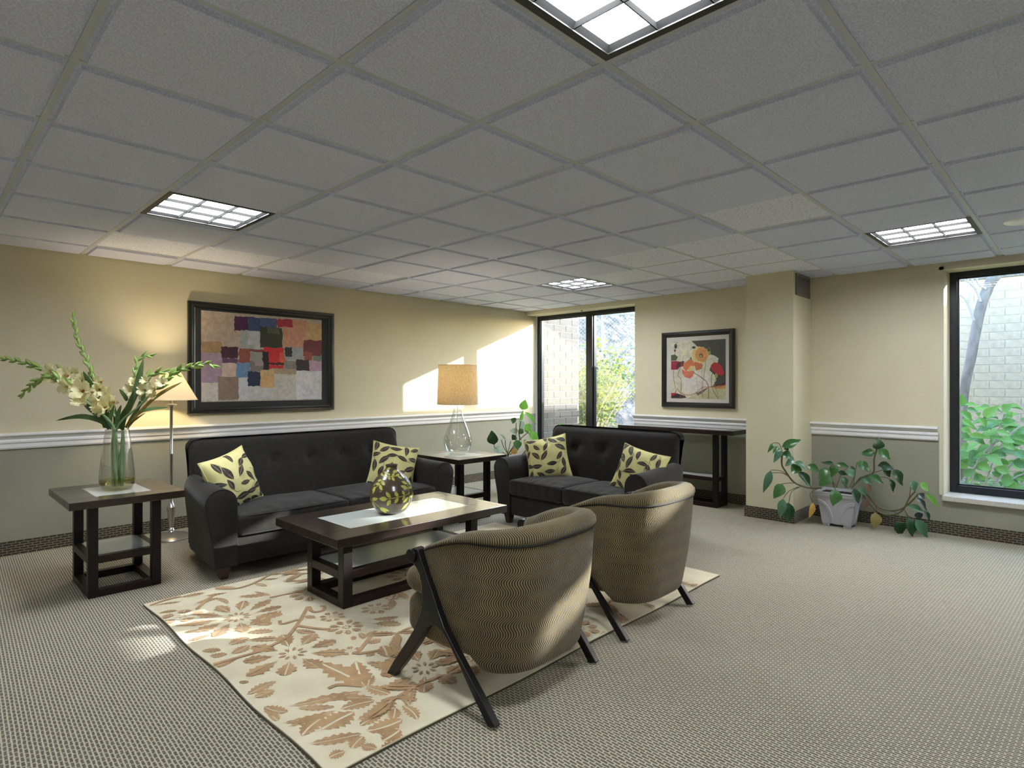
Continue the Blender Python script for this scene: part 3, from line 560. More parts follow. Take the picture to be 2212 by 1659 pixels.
def M_carpet_make(name, ca, cb, cc, sx, sy, base=False, mort=None):
    m, nt, b = new_mat(name)
    L = nt.links.new
    tc = N(nt, 'ShaderNodeTexCoord')
    mp = N(nt, 'ShaderNodeMapping')
    L(tc.outputs['Object'], mp.inputs['Vector'])
    nz = N(nt, 'ShaderNodeTexNoise', Scale=70.0 if not base else 40.0, Detail=2.0)
    L(mp.outputs[0], nz.inputs['Vector'])
    ad = N(nt, 'ShaderNodeVectorMath', operation='MULTIPLY_ADD')
    ad.inputs[1].default_value = (0.006, 0.006, 0.006)
    L(nz.outputs['Color'], ad.inputs[0]); L(mp.outputs[0], ad.inputs[2])
    br = N(nt, 'ShaderNodeTexBrick')
    br.inputs['Scale'].default_value = 1.0
    br.inputs['Brick Width'].default_value = sx
    br.inputs['Row Height'].default_value = sy
    br.inputs['Mortar Size'].default_value = mort or 0.2 * sy
    br.inputs['Mortar Smooth'].default_value = 0.45
    br.inputs['Color1'].default_value = lin(ca)
    br.inputs['Color2'].default_value = lin(cb)
    br.inputs['Mortar'].default_value = lin(cc)
    L(ad.outputs[0], br.inputs['Vector'])
    n2 = N(nt, 'ShaderNodeTexNoise', Scale=420.0, Detail=2.0)
    L(mp.outputs[0], n2.inputs['Vector'])
    mx = N(nt, 'ShaderNodeMix', data_type='RGBA', blend_type='OVERLAY')
    mx.inputs[0].default_value = 0.55
    L(br.outputs['Color'], mx.inputs[6]); L(n2.outputs['Color'], mx.inputs[7])
    hs = N(nt, 'ShaderNodeHueSaturation', Saturation=0.9)
    L(mx.outputs[2], hs.inputs['Color'])
    L(hs.outputs[0], b.inputs['Base Color'])
    b.inputs['Roughness'].default_value = 0.92
    b.inputs['Sheen Weight'].default_value = 0.15
    iv = N(nt, 'ShaderNodeMath', operation='SUBTRACT')
    iv.inputs[0].default_value = 1.0
    if mort:
        iv.operation = 'MULTIPLY'
    L(br.outputs['Fac'], iv.inputs[1])
    bp = N(nt, 'ShaderNodeBump', Strength=0.5, Distance=0.004)
    L(iv.outputs[0], bp.inputs['Height'])
    L(bp.outputs[0], b.inputs['Normal'])
    return m, mp
M_carpet, _mp = M_carpet_make('woven_carpet', (95, 92, 72), (80, 79, 62), (188, 178, 150), 0.034, 0.0135, mort=0.0032)
_mp.inputs['Rotation'].default_value = (0, 0, -PI / 2 + 0.04)
M_basecarpet_x, _mp = M_carpet_make('carpet_base_shaded_x', (50, 50, 50), (40, 40, 41), (128, 114, 80), 0.050, 0.018, True)  # both base carpets: the floor carpet, its dimmer light painted into darker colours
_mp.inputs['Rotation'].default_value = (PI / 2, 0, 0)     # wall along X: use x,z
M_basecarpet_y, _mp = M_carpet_make('carpet_base_shaded_y', (50, 50, 50), (40, 40, 41), (128, 114, 80), 0.050, 0.018, True)
_mp.inputs['Rotation'].default_value = (PI / 2, PI / 2, 0)

def M_chair_fabric():
    m, nt, b = new_mat('wavy_chenille')
    L = nt.links.new
    uv = N(nt, 'ShaderNodeUVMap', uv_map='UVMap')
    sp = N(nt, 'ShaderNodeSeparateXYZ')
    L(uv.outputs[0], sp.inputs[0])
    # stripes across u, snaking with v
    def M2(op, a=None, bb=None, va=None, vb=None):
        n = N(nt, 'ShaderNodeMath', operation=op)
        if a is not None: L(a, n.inputs[0])
        elif va is not None: n.inputs[0].default_value = va
        if bb is not None: L(bb, n.inputs[1])
        elif vb is not None: n.inputs[1].default_value = vb
        return n.outputs[0]
    s1 = M2('SINE', M2('MULTIPLY', sp.outputs[1], vb=2 * PI / 0.085))
    s2 = M2('SINE', M2('ADD', M2('MULTIPLY', sp.outputs[1], vb=2 * PI / 0.19), M2('MULTIPLY', sp.outputs[0], vb=9.0)))
    off = M2('ADD', M2('MULTIPLY', s1, vb=0.0105), M2('MULTIPLY', s2, vb=0.0055))
    uu = M2('ADD', sp.outputs[0], off)
    st = M2('SINE', M2('MULTIPLY', uu, vb=2 * PI / 0.0098))
    rp = N(nt, 'ShaderNodeValToRGB')
    rp.color_ramp.elements[0].position = 0.36; rp.color_ramp.elements[0].color = lin((24, 20, 12))
    rp.color_ramp.elements[1].position = 0.66; rp.color_ramp.elements[1].color = lin((136, 120, 74))
    L(M2('ADD', M2('MULTIPLY', st, vb=0.5), vb=0.5), rp.inputs[0])
    nz = N(nt, 'ShaderNodeTexNoise', Scale=9.0, Detail=5.0)
    tc = N(nt, 'ShaderNodeTexCoord')
    L(tc.outputs['Object'], nz.inputs['Vector'])
    r2 = N(nt, 'ShaderNodeValToRGB')
    r2.color_ramp.elements[0].position = 0.3; r2.color_ramp.elements[0].color = (0.72, 0.70, 0.68, 1)
    r2.color_ramp.elements[1].position = 0.75; r2.color_ramp.elements[1].color = (1.15, 1.13, 1.1, 1)
    L(nz.outputs['Fac'], r2.inputs[0])
    mx = N(nt, 'ShaderNodeMix', data_type='RGBA', blend_type='MULTIPLY')
    mx.inputs[0].default_value = 1.0
    L(rp.outputs[0], mx.inputs[6]); L(r2.outputs[0], mx.inputs[7])
    L(mx.outputs[2], b.inputs['Base Color'])
    b.inputs['Roughness'].default_value = 0.9
    b.inputs['Sheen Weight'].default_value = 0.2
    bp = N(nt, 'ShaderNodeBump', Strength=0.35, Distance=0.002)
    L(st, bp.inputs['Height'])
    L(bp.outputs[0], b.inputs['Normal'])
    return m
M_chair = M_chair_fabric()

def shade_mat(name, col, trans, glow=0.0, weave=0.0):
    m, nt, b = new_mat(name)
    L = nt.links.new
    b.inputs['Base Color'].default_value = lin(col)
    b.inputs['Roughness'].default_value = 0.9
    tl = N(nt, 'ShaderNodeBsdfTranslucent')
    tl.inputs[0].default_value = lin(col)
    if weave:
        tc = N(nt, 'ShaderNodeTexCoord')
        nz = N(nt, 'ShaderNodeTexNoise', Scale=150.0, Detail=3.0)
        L(tc.outputs['Object'], nz.inputs['Vector'])
        rp = N(nt, 'ShaderNodeValToRGB')
        c = lin(col)
        rp.color_ramp.elements[0].position = 0.32
        rp.color_ramp.elements[1].position = 0.66
        rp.color_ramp.elements[0].color = (c[0] * (1 - weave), c[1] * (1 - weave), c[2] * (1 - weave), 1)
        rp.color_ramp.elements[1].color = (min(1, c[0] * 1.15), min(1, c[1] * 1.15), min(1, c[2] * 1.15), 1)
        L(nz.outputs['Fac'], rp.inputs[0])
        L(rp.outputs[0], b.inputs['Base Color']); L(rp.outputs[0], tl.inputs[0])
    mx = N(nt, 'ShaderNodeMixShader')
    mx.inputs[0].default_value = trans
    L(b.outputs[0], mx.inputs[1]); L(tl.outputs[0], mx.inputs[2])
    L(mx.outputs[0], nt.nodes['Material Output'].inputs['Surface'])
    return m
M_shade_ivory = shade_mat('ivory_shade', (246, 238, 216), 0.5)
M_shade_linen = shade_mat('linen_shade', (224, 210, 178), 0.5, weave=0.3)

# ---------------------------------------------------------------- room shell
floor = MB(); floor.box(RX0 - 0.2, WX + 0.02, RY0 - 0.2, WY + 0.2, -0.12, 0.0)
floor = struct(floor.build('floor', M_carpet))

RAIL_T, RAIL_B = 0.92, 0.80
def wall_faces(mb, x0, x1, y0, y1, z0=0.0, z1=CEIL + 0.1, split=0.86):
    if z0 < split < z1:
        mb.box(x0, x1, y0, y1, z0, split, 1)
        mb.box(x0, x1, y0, y1, split, z1, 0)
    else:
        mb.box(x0, x1, y0, y1, z0, z1, 0 if z0 >= split else 1)
w = MB(); wall_faces(w, RX0 - 0.2, 6.46, WY, WY + 0.2)
wall_left = struct(w.build('wall_left', [M_wall_up, M_wall_lo]))
W1Y0, W1Y1 = 3.99, WY            # far window opening
W2Y0, W2Y1 = -1.95, 0.905        # near window opening
SOF = 2.275
SILL = 0.335
w = MB()
wall_faces(w, WX, 6.66, W2Y1, W1Y0)                       # pier between the windows
wall_faces(w, WX, 6.66, W1Y0, W1Y1, 0, SILL - 0.045)
w.box(WX, 6.66, W1Y0, W1Y1, SOF, CEIL + 0.1, 2)
wall_faces(w, WX, 6.66, W2Y0, W2Y1, 0, SILL - 0.045)
w.box(WX, 6.66, W2Y0, W2Y1, SOF, CEIL + 0.1, 2)
wall_faces(w, WX, 6.66, RY0 - 0.2, W2Y0)
wall_right = struct(w.build('wall_right', [M_wall_up, M_wall_lo, M_reveal]))
w = MB(); wall_faces(w, RX0 - 0.2, RX0, RY0 - 0.2, WY)
struct(w.build('wall_back', [M_wall_up, M_wall_lo]))
w = MB(); wall_faces(w, RX0, WX, RY0 - 0.2, RY0)
struct(w.build('wall_front', [M_wall_up, M_wall_lo]))
# pillar
PX0, PX1, PY0, PY1 = 5.725, WX, 1.965, 2.405
w = MB(); w.box(PX0, PX1, PY0, PY1, 0, CEIL + 0.05)
struct(w.build('trim_1', mat('pillar_paint', (212, 204, 174), 0.75, col2=(207, 199, 168), scale=2.5)))

# ceiling: slab, grid bars, tiles
cl = MB(); cl.box(RX0 - 0.2, 6.46, RY0 - 0.2, WY + 0.2, CEIL + 0.035, CEIL + 0.14)
ceiling = struct(cl.build('ceiling', M_slab))
lights_ij = [(-1, 3), (5, -2), (-1, -2), (5, 3), (-7, 3), (-7, -2), (-7, -7), (-1, -7), (5, -7)]
def seen(xm, ym, zm=CEIL, mx=0.9):
    c_, s_ = math.cos(0.7744), math.sin(0.7744)
    d = xm * c_ + ym * s_
    if d < 0.35: return False
    px = (xm * s_ - ym * c_) / d
    py = (zm - 1.29) / d
    return abs(px) < 0.8655 + mx + 0.5 / d and abs(py) < 0.649 + mx + 0.5 / d
def tile_mesh(name, m, flat, x0, x1, y0, y1):
    mb = MB()
    e = 0.014 if flat else 0.014
    if flat:
        mb.box(x0 + 0.010, x1 - 0.010, y0 + 0.010, y1 - 0.010, CEIL + 0.0015, CEIL + 0.016)
    else:
        mb.box(x0 + 0.010, x1 - 0.010, y0 + 0.010, y1 - 0.010, CEIL + 0.0015, CEIL + 0.016)
        a = 0.025
        v = [(x0 + a, y0 + a, CEIL + 0.0016), (x1 - a, y0 + a, CEIL + 0.0016), (x1 - a, y1 - a, CEIL + 0.0016), (x0 + a, y1 - a, CEIL + 0.0016)]
        b_ = a + 0.004
        v += [(x0 + b_, y0 + b_, CEIL - 0.013), (x1 - b_, y0 + b_, CEIL - 0.013), (x1 - b_, y1 - b_, CEIL - 0.013), (x0 + b_, y1 - b_, CEIL - 0.013)]
        mb.add(v, [(0, 1, 5, 4), (1, 2, 6, 5), (2, 3, 7, 6), (3, 0, 4, 7), (4, 5, 6, 7)])
    o = mb.build(name, m)
    me = o.data
    bpy.data.objects.remove(o)
    return me
full_me = tile_mesh('tile', M_tile, False, 0, GRID, 0, GRID)
flat_me = tile_mesh('tile_flat', M_tile_flat, True, 0, GRID, 0, GRID)
FLAT = {(4, 0), (5, 0), (4, 1), (5, 1), (5, 2), (6, 0), (6, 1), (-1, 5), (0, 5), (1, 5), (2, 5), (3, -1)}
for i in range(-8, 8):
    for j in range(-10, 8):
        x0, y0 = GX0 + i * GRID, GY0 + j * GRID
        x1, y1 = min(x0 + GRID, WX), min(y0 + GRID, WY)
        if x1 - x0 < 0.03 or y1 - y0 < 0.03 or (i, j) in lights_ij:
            continue
        if not seen((x0 + x1) / 2, (y0 + y1) / 2):
            continue
        if x1 - x0 > GRID - 0.001 and y1 - y0 > GRID - 0.001:
            if (i, j) in FLAT:
                o = bpy.data.objects.new('tile', flat_me)
            else:
                o = bpy.data.objects.new('tile', full_me)
            COL.objects.link(o)
            o.location = (x0, y0, 0)
        else:
            me = tile_mesh('tile_cut', M_tile, False, 0, x1 - x0, 0, y1 - y0)
            o = bpy.data.objects.new('tile', me)
            COL.objects.link(o)
            o.location = (x0, y0, 0)
        o.parent = ceiling
for i in range(-8, 9):
    x = GX0 + i * GRID
    if RX0 <= x < WX:
        b_ = MB(); b_.box(x - 0.012, x + 0.012, RY0, WY, CEIL - 0.001, CEIL + 0.034)
        o = b_.build('grid_bar', M_tbar, ceiling)
for j in range(-10, 8):
    y = GY0 + j * GRID
    if RY0 <= y < WY:
        b_ = MB(); b_.box(RX0, WX, y - 0.012, y + 0.012, CEIL - 0.0012, CEIL + 0.0338)
        o = b_.build('grid_bar', M_tbar, ceiling)

# chair rails
rail_prof = [(0, RAIL_B), (0.014, RAIL_B), (0.02, RAIL_B + 0.012), (0.022, RAIL_B + 0.04), (0.03, RAIL_B + 0.048), (0.032, RAIL_B + 0.062), (0.026, RAIL_B + 0.072),
             (0.036, RAIL_B + 0.086), (0.05, RAIL_B + 0.098), (0.058, RAIL_B + 0.104), (0.058, RAIL_T - 0.004), (0.054, RAIL_T), (0, RAIL_T)]
r = MB(); r.prism([(WY - d, z) for d, z in rail_prof], RX0, 6.13, 'x')
struct(r.build('trim_2', M_white))
r = MB(); r.prism([(WX - d, z) for d, z in rail_prof], 2.405, W1Y0, 'y')
struct(r.build('trim_3', M_white))
r = MB(); r.prism([(WX - d, z) for d, z in rail_prof], 0.94, 1.965, 'y')
struct(r.build('trim_4', M_white))

# carpet-covered baseboards
def base_run(name, x0, x1, y0, y1, m):
    b_ = MB(); b_.box(x0, x1, y0, y1, 0, 0.104)
    b_.box(x0 + (0.003 if x1 - x0 < 0.05 else 0), x1 - (0.003 if x1 - x0 < 0.05 else 0), y0 + (0.003 if y1 - y0 < 0.05 else 0), y1 - (0.003 if y1 - y0 < 0.05 else 0), 0.104, 0.109)
    return struct(b_.build(name, m))
base_run('baseboard_left', RX0, WX, WY - 0.012, WY, M_basecarpet_x)
base_run('baseboard_right', WX - 0.012, WX, 2.405, WY - 0.012, M_basecarpet_y)
base_run('baseboard_right.001', WX - 0.012, WX, RY0, PY0, M_basecarpet_y)
base_run('baseboard_pillar', PX0 - 0.012, PX0, PY0 - 0.012, PY1 + 0.012, M_basecarpet_y)
base_run('baseboard_pillar.001', PX0, WX - 0.012, PY0 - 0.012, PY0, M_basecarpet_x)

# windows
def window(n, y0, y1, mulls):
    fx0, fx1 = 6.46, 6.55
    z0, z1 = SILL, SOF
    fr = MB()
    wd = 0.065
    fr.box(fx0, fx1, y0, y0 + wd, z0, z1)
    fr.box(fx0, fx1, y1 - wd, y1, z0, z1)
    fr.box(fx0, fx1, y0 + wd, y1 - wd, z0, z0 + wd)
    fr.box(fx0, fx1, y0 + wd, y1 - wd, z1 - 0.05, z1)
    st = 0.012
    ys = [y0 + wd] + [v for mm in mulls for v in mm] + [y1 - wd]
    for a, b_ in mulls:
        fr.box(fx0 - 0.01, fx1, a, b_, z0 + wd, z1 - 0.05)
    fr = struct(fr.build('window_%d' % n, M_frame, bevel=0.004))
    for k in range(0, len(ys), 2):
        a, b_ = ys[k], ys[k + 1]
        gl = MB(); gl.box(6.50, 6.506, a - 0.004, b_ + 0.004, z0 + wd - 0.004, z1 - 0.046)
        gl.build('pane', M_glass, fr)
        be = MB()
        be.box(fx0 + 0.02, fx0 + 0.045, a, a + st, z0 + wd, z1 - 0.05); be.box(fx0 + 0.02, fx0 + 0.045, b_ - st, b_, z0 + wd, z1 - 0.05)
        be.box(fx0 + 0.02, fx0 + 0.045, a, b_, z0 + wd, z0 + wd + st); be.box(fx0 + 0.02, fx0 + 0.045, a, b_, z1 - 0.05 - st, z1 - 0.05)
        be.build('glazing_bead', M_frame, fr)
    s_ = MB(); s_.box(6.195, 6.462, y0 + (0 if n == 1 else -0.01), y1 + (0 if n == 1 else 0.008), SILL - 0.045, SILL)
    s_.build('window_sill', M_stone, fr, bevel=0.006)
    return fr
win1 = window(1, W1Y0, W1Y1, [(4.80, 4.905)])
win2 = window(2, W2Y0, W2Y1, [(-0.56, -0.48)])
# casing strips on the reveal of the near window and at the far corner
r = MB(); r.box(6.225, 6.232, W2Y1 - 0.002, W2Y1 + 0.03, SILL, SOF + 0.025); r.box(6.232, 6.462, W2Y1 - 0.003, W2Y1 + 0.001, SILL, SOF); r.box(6.44, 6.462, W2Y1 - 0.012, W2Y1, SILL, SOF)
r.box(6.225, 6.232, W2Y0, W2Y1 + 0.03, SOF - 0.002, SOF + 0.025)
struct(r.build('trim_5', M_reveal))
r = MB(); r.box(6.43, 6.462, WY - 0.014, WY, SILL, SOF)
struct(r.build('trim_6', M_white))
hk = thing('ceiling_hook', 'small dark hook on the soffit above the far window', 'hook', (6.30, 4.86, SOF))
h_ = MB(); h_.tube([(0, 0, 0.002), (0, 0, -0.02), (0.012, 0, -0.032), (0.02, 0, -0.02)], 0.004, 6); h_.build('hook', M_black, hk, smooth=True)
h_ = MB(); h_.lathe([(0.001, -0.004), (0.016, -0.004), (0.016, 0.0)], 12); h_.build('plate', M_black, hk)
# ---------------------------------------------------------------- ceiling fixtures
M_tube = emit_mat('lit_reflector', (240, 246, 255), TUBE_GLOW)
M_louver = mat('parabolic_louver', (40, 40, 39), 0.7, spec=0.0)
M_trof = mat('troffer_frame', (40, 38, 34), 0.5)
light_labels = {(-7, 3): 'louvred ceiling light near the long wall, farthest behind the camera',
                (-7, -2): 'louvred ceiling light in the middle of the room behind the camera',
                (-7, -7): 'louvred ceiling light in the far corner behind the camera',
                (-1, -7): 'louvred ceiling light to the right of the camera near the blank front wall',
                (5, -7): 'louvred ceiling light beyond the near window, by the front wall',
                (-1, 3): 'square louvred ceiling light above the white floor lamp and large abstract picture',
                (5, -2): 'square louvred ceiling light nearest the tall window with the tree trunk',
                (-1, -2): 'large louvred ceiling light cut off by the top edge of the picture',
                (5, 3): 'small far louvred ceiling light in front of the corner window'}
proto = None
for (i, j) in lights_ij:
    loc = (GX0 + (i + 0.5) * GRID, GY0 + (j + 0.5) * GRID, CEIL)
    lab = light_labels[(i, j)]
    if proto is None:
        t = thing('ceiling_light', lab, 'light', loc, 0, 'louvred ceiling lights')
        h = GRID / 2 - 0.012
        f = MB(); a = 0.028
        for (x0, x1, y0, y1) in ((-h, h, -h, -h + a), (-h, h, h - a, h), (-h, -h + a, -h + a, h - a), (h - a, h, -h + a, h - a)):
            f.box(x0, x1, y0, y1, -0.004, 0.03)
        f.build('frame', M_trof, t)
        k = h - a
        lo = MB(); lo.box(-k, k, -k, k, 0.019, 0.022)
        lo.build('lit_diffuser', M_tube, t)
        for q in (-1 / 3, 1 / 3):
            for ax in ('y', 'x'):
                bl = MB()
                bl.prism([(q * k - 0.002, 0.0), (q * k + 0.002, 0.0), (q * k + 0.003, 0.0185), (q * k - 0.003, 0.0185)], -k, k, ax)
                bl.build('louver_blade', M_louver, t)
        rim = MB()
        for sgn in (-1, 1):
            rim.add([(sgn * k, -k, 0), (sgn * k, k, 0), (sgn * (k - 0.012), k, 0.019), (sgn * (k - 0.012), -k, 0.019)], [(0, 1, 2, 3)])
            rim.add([(-k, sgn * k, 0), (k, sgn * k, 0), (k, sgn * (k - 0.012), 0.019), (-k, sgn * (k - 0.012), 0.019)], [(0, 1, 2, 3)])
        rim.build('louver_rim', M_louver, t)
        proto = t
    else:
        copy_thing(proto, loc, 0, lab)
sp = thing('ceiling_speaker', 'round white speaker grille in the ceiling at the right edge', 'speaker', (4.97, 0.285, CEIL - 0.008))
s_ = MB(); s_.lathe([(0.0005, -0.012), (0.05, -0.0115), (0.115, -0.009), (0.122, -0.004), (0.122, 0.006)], 32); s_.build('grille', M_white, sp, smooth=True)
s_ = MB(); s_.lathe([(0.0005, -0.0155), (0.006, -0.0145), (0.006, -0.011)], 8); s_.build('screw', M_black, sp)

# wall vent on the pillar
v = thing('wall_vent', 'grey metal air grille high on the side of the pillar', 'vent', (5.962, PY0, 2.222))
M_vent = mat('vent_metal', (120, 116, 106), 0.45, metal=0.5)
f = MB()
for (x0, x1, z0, z1) in ((-0.19, 0.19, 0.075, 0.102), (-0.19, 0.19, -0.102, -0.075), (-0.19, -0.155, -0.075, 0.075), (0.155, 0.19, -0.075, 0.075)):
    f.box(x0, x1, -0.014, 0.0, z0, z1)
f.build('frame', M_vent, v, bevel=0.003)
f = MB(); f.box(-0.155, 0.155, -0.002, 0.0, -0.075, 0.075); f.build('backing', M_black, v)
sl0 = None
for k in range(13):
    xx = -0.144 + k * 0.024
    if sl0 is None:
        s_ = MB(); s_.box(-0.0015, 0.0015, -0.011, -0.003, -0.075, 0.075); sl0 = s_.build('slat', M_vent, v, loc=(xx, 0, 0), rot=(0, 0, 0.5))
    else:
        o = inst(sl0, v, (xx, 0, 0))

# ---------------------------------------------------------------- framed pictures
def paint_mesh(name, polys, parent):
    mb = MB(); cols = []
    for pts, c in polys:
        mb.add(pts, [tuple(range(len(pts)))])
        cols.append(lin(c))
    o = mb.build(name, M_print, parent, fix=False)
    me = o.data
    ca = me.color_attributes.new('tint', 'FLOAT_COLOR', 'CORNER')
    buf = []
    for p, c in zip(me.polygons, cols):
        buf += list(c) * p.loop_total
    ca.data.foreach_set('color', buf)
    return o
def frame_bars(parent, u0, u1, z0, z1, wdt, dep_, place, m):
    """four mitred bars; place(u, z, d) with d the distance off the wall"""
    prof = [(0.0, 0.0), (0.0, dep_ * 0.75), (wdt * 0.12, dep_), (wdt * 0.45, dep_), (wdt * 0.62, dep_ * 0.72), (wdt * 0.85, dep_ * 0.66), (wdt, dep_ * 0.5), (wdt, 0.0)]
    corners = [(u0, z0, 1, 1), (u1, z0, -1, 1), (u1, z1, -1, -1), (u0, z1, 1, -1)]
    for k in range(4):
        a, b_ = corners[k], corners[(k + 1) % 4]
        mb = MB()
        v = [place(a[0] + a[2] * w_, a[1] + a[3] * w_, d) for w_, d in prof] + [place(b_[0] + b_[2] * w_, b_[1] + b_[3] * w_, d) for w_, d in prof]
        n = len(prof)
        mb.add(v, [(i, i + 1, n + i + 1, n + i) for i in range(n - 1)] + [tuple(range(n)), tuple(range(n, 2 * n))])
        mb.build('frame_bar', m, parent)
# large abstract
org = Vector((2.476, WY, 1.526))
pa = thing('framed_abstract_print', 'large black framed abstract print of coloured patches on the long wall', 'picture', org)
pl = lambda u, z_, d: (u - org.x, -d, z_ - org.z)
frame_bars(pa, 1.76, 3.192, 1.016, 2.040, 0.062, 0.04, pl, M_black)
mb = MB(); mb.box(1.80 - org.x, 3.15 - org.x, -0.017, -0.004, 1.05 - org.z, 2.0 - org.z); mb.build('mat_board', M_matblack, pa)
rnd = random.Random(3)
polys = []
AX0, AX1 = min(a[0] for a in ART_A), max(a[1] for a in ART_A)
for k, (x0, x1, z0, z1, c) in enumerate(ART_A):
    d = 0.0172 + 0.00008 * k
    j = 0.0 if k == 0 else 0.006
    n = 7
    pts = []
    for (xa, za, xb, zb) in ((x0, z0, x1, z0), (x1, z0, x1, z1), (x1, z1, x0, z1), (x0, z1, x0, z0)):
        for q in range(n):
            t = q / n
            px_, pz_ = xa + (xb - xa) * t + rnd.uniform(-j, j), za + (zb - za) * t + rnd.uniform(-j, j)
            px_ = max(AX0, min(AX1, px_))
            pts.append(pl(px_, pz_, d))
    polys.append((pts, c))
paint_mesh('print', polys, pa)
# poppies
org = Vector((WX, 3.17, 1.456))
pb = thing('framed_poppy_print', 'black framed print of orange and red poppies with white mat above the console', 'picture', org)
pl2 = lambda u, z_, d: (-d, u - org.y, z_ - org.z)
frame_bars(pb, 2.735, 3.606, 1.022, 1.888, 0.060, 0.04, pl2, M_black)
mb = MB(); mb.box(-0.018, -0.004, 2.775 - org.y, 3.566 - org.y, 1.06 - org.z, 1.85 - org.z); mb.build('mat_board', M_mat_white, pb)
polys = []
k = 0
for pts, c in ART_B[:1]:
    polys.append(([pl2(p[0], p[1], 0.0182) for p in pts], c))
for pts, c in ART_B[1:]:
    k += 1
    polys.append(([pl2(p[0], p[1], 0.0182 + 0.00009 * k) for p in pts], c))
for pts, w_, c in ART_B_LINES:
    k += 1
    P = smooth_path([(p[0], p[1], 0) for p in pts], 4)
    for a, b_ in zip(P[:-1], P[1:]):
        t = (b_ - a).normalized(); nx, ny = -t.y * w_ / 2, t.x * w_ / 2
        d = 0.0182 + 0.00009 * k
        polys.append(([pl2(a.x + nx, a.y + ny, d), pl2(a.x - nx, a.y - ny, d), pl2(b_.x - nx, b_.y - ny, d), pl2(b_.x + nx, b_.y + ny, d)], c))
paint_mesh('print', polys, pb)
g_ = MB(); g_.box(-0.0265, -0.0245, 2.79 - org.y, 3.551 - org.y, 1.075 - org.z, 1.835 - org.z); g_.build('glazing', M_picglass, pb)

# ---------------------------------------------------------------- rug
rug = thing('area_rug', 'cream area rug with brown floral pattern under the coffee table', 'rug', (2.385, 2.85, 0.0))
RXa, RXb, RYa, RYb = 0.965, 3.80, 1.775, 3.93
M_rug = mat('cream_pile', (226, 216, 184), 0.95, col2=(212, 200, 168), scale=5, bump=0.5, bscale=380, bdist=0.003, sheen=0.2)
M_rugb = mat('brown_pile', (188, 152, 104), 0.95, col2=(160, 124, 82), scale=9, bump=0.5, bscale=380, bdist=0.003, sheen=0.2)
M_rugedge = mat('rug_binding', (70, 64, 46), 0.9)
rb = MB()
def rug_P(u, v):
    x = RXa + (RXb - RXa) * u; y = RYa + (RYb - RYa) * v
    wob = 0.006
    if u in (0, 1): x += wob * math.sin(v * 17)
    if v in (0, 1): y += wob * math.sin(u * 15)
    return (x - 2.385, y - 2.85, 0.0125)
nu, nv = 40, 30
rb.grid(rug_P, nu, nv)
edge = [rug_P(i / nu, 0) for i in range(nu)] + [rug_P(1, j / nv) for j in range(nv)] + [rug_P(1 - i / nu, 1) for i in range(nu)] + [rug_P(0, 1 - j / nv) for j in range(nv)]
n = len(edge)
rb.add([(p[0], p[1], 0.0125) for p in edge] + [(p[0] * 1.001, p[1] * 1.001, 0.0005) for p in edge], [(i, n + i, n + (i + 1) % n, (i + 1) % n) for i in range(n)])
rb.build('pile', M_rug, rug, fix=False)
eb = MB(); eb.tube([(p[0], p[1], 0.004) for p in edge], 0.0045, 5, closed=True); eb.build('binding', M_rugedge, rug)
fp = MB()
def rmap(x, y):
    x = max(RXa + 0.006, min(RXb - 0.006, x)); y = max(RYa + 0.006, min(RYb - 0.006, y))
    return (x - 2.385, y - 2.85, 0.0138 + 0.0000035 * (len(fp.v) // 14))
rr = random.Random(11)
def rleaf(bx, by, tx, ty, w_, teeth=True):
    leaf2d(fp, rmap, (bx, by), (tx, ty), w_, n=13 if teeth else 8, bend=rr.uniform(-0.08, 0.08), teeth=1 if teeth else 0, slit=0.10)
def rflower(cx, cy, R, n_, rot=None):
    rot = rr.uniform(0, 6) if rot is None else rot
    for q in range(n_):
        a = rot + 2 * PI * q / n_
        r0, r1 = R * 0.34, R * rr.uniform(0.88, 1.05)
        wv = 2 * PI * R * 0.62 / n_ * 0.95
        leaf2d(fp, rmap, (cx + r0 * math.cos(a), cy + r0 * math.sin(a)), (cx + r1 * math.cos(a), cy + r1 * math.sin(a)), wv, n=10, shape=1.5, teeth=1, slit=0.07)
    for q in range(n_):
        a = rot + 2 * PI * (q + 0.5) / n_
        leaf2d(fp, rmap, (cx + R * 0.12 * math.cos(a), cy + R * 0.12 * math.sin(a)), (cx + R * 0.28 * math.cos(a), cy + R * 0.28 * math.sin(a)), R * 0.07, n=4)
def rvine(pts, w_=0.02):
    line2d(fp, rmap, pts, w_)
for l in RUG_LEAVES: rleaf(l[0], l[1], l[2], l[3], l[4] * 1.25)
for x_, y_, R, n_ in RUG_FLOWERS: rflower(x_, y_, R, n_)
for v_ in RUG_VINES: rvine(v_)
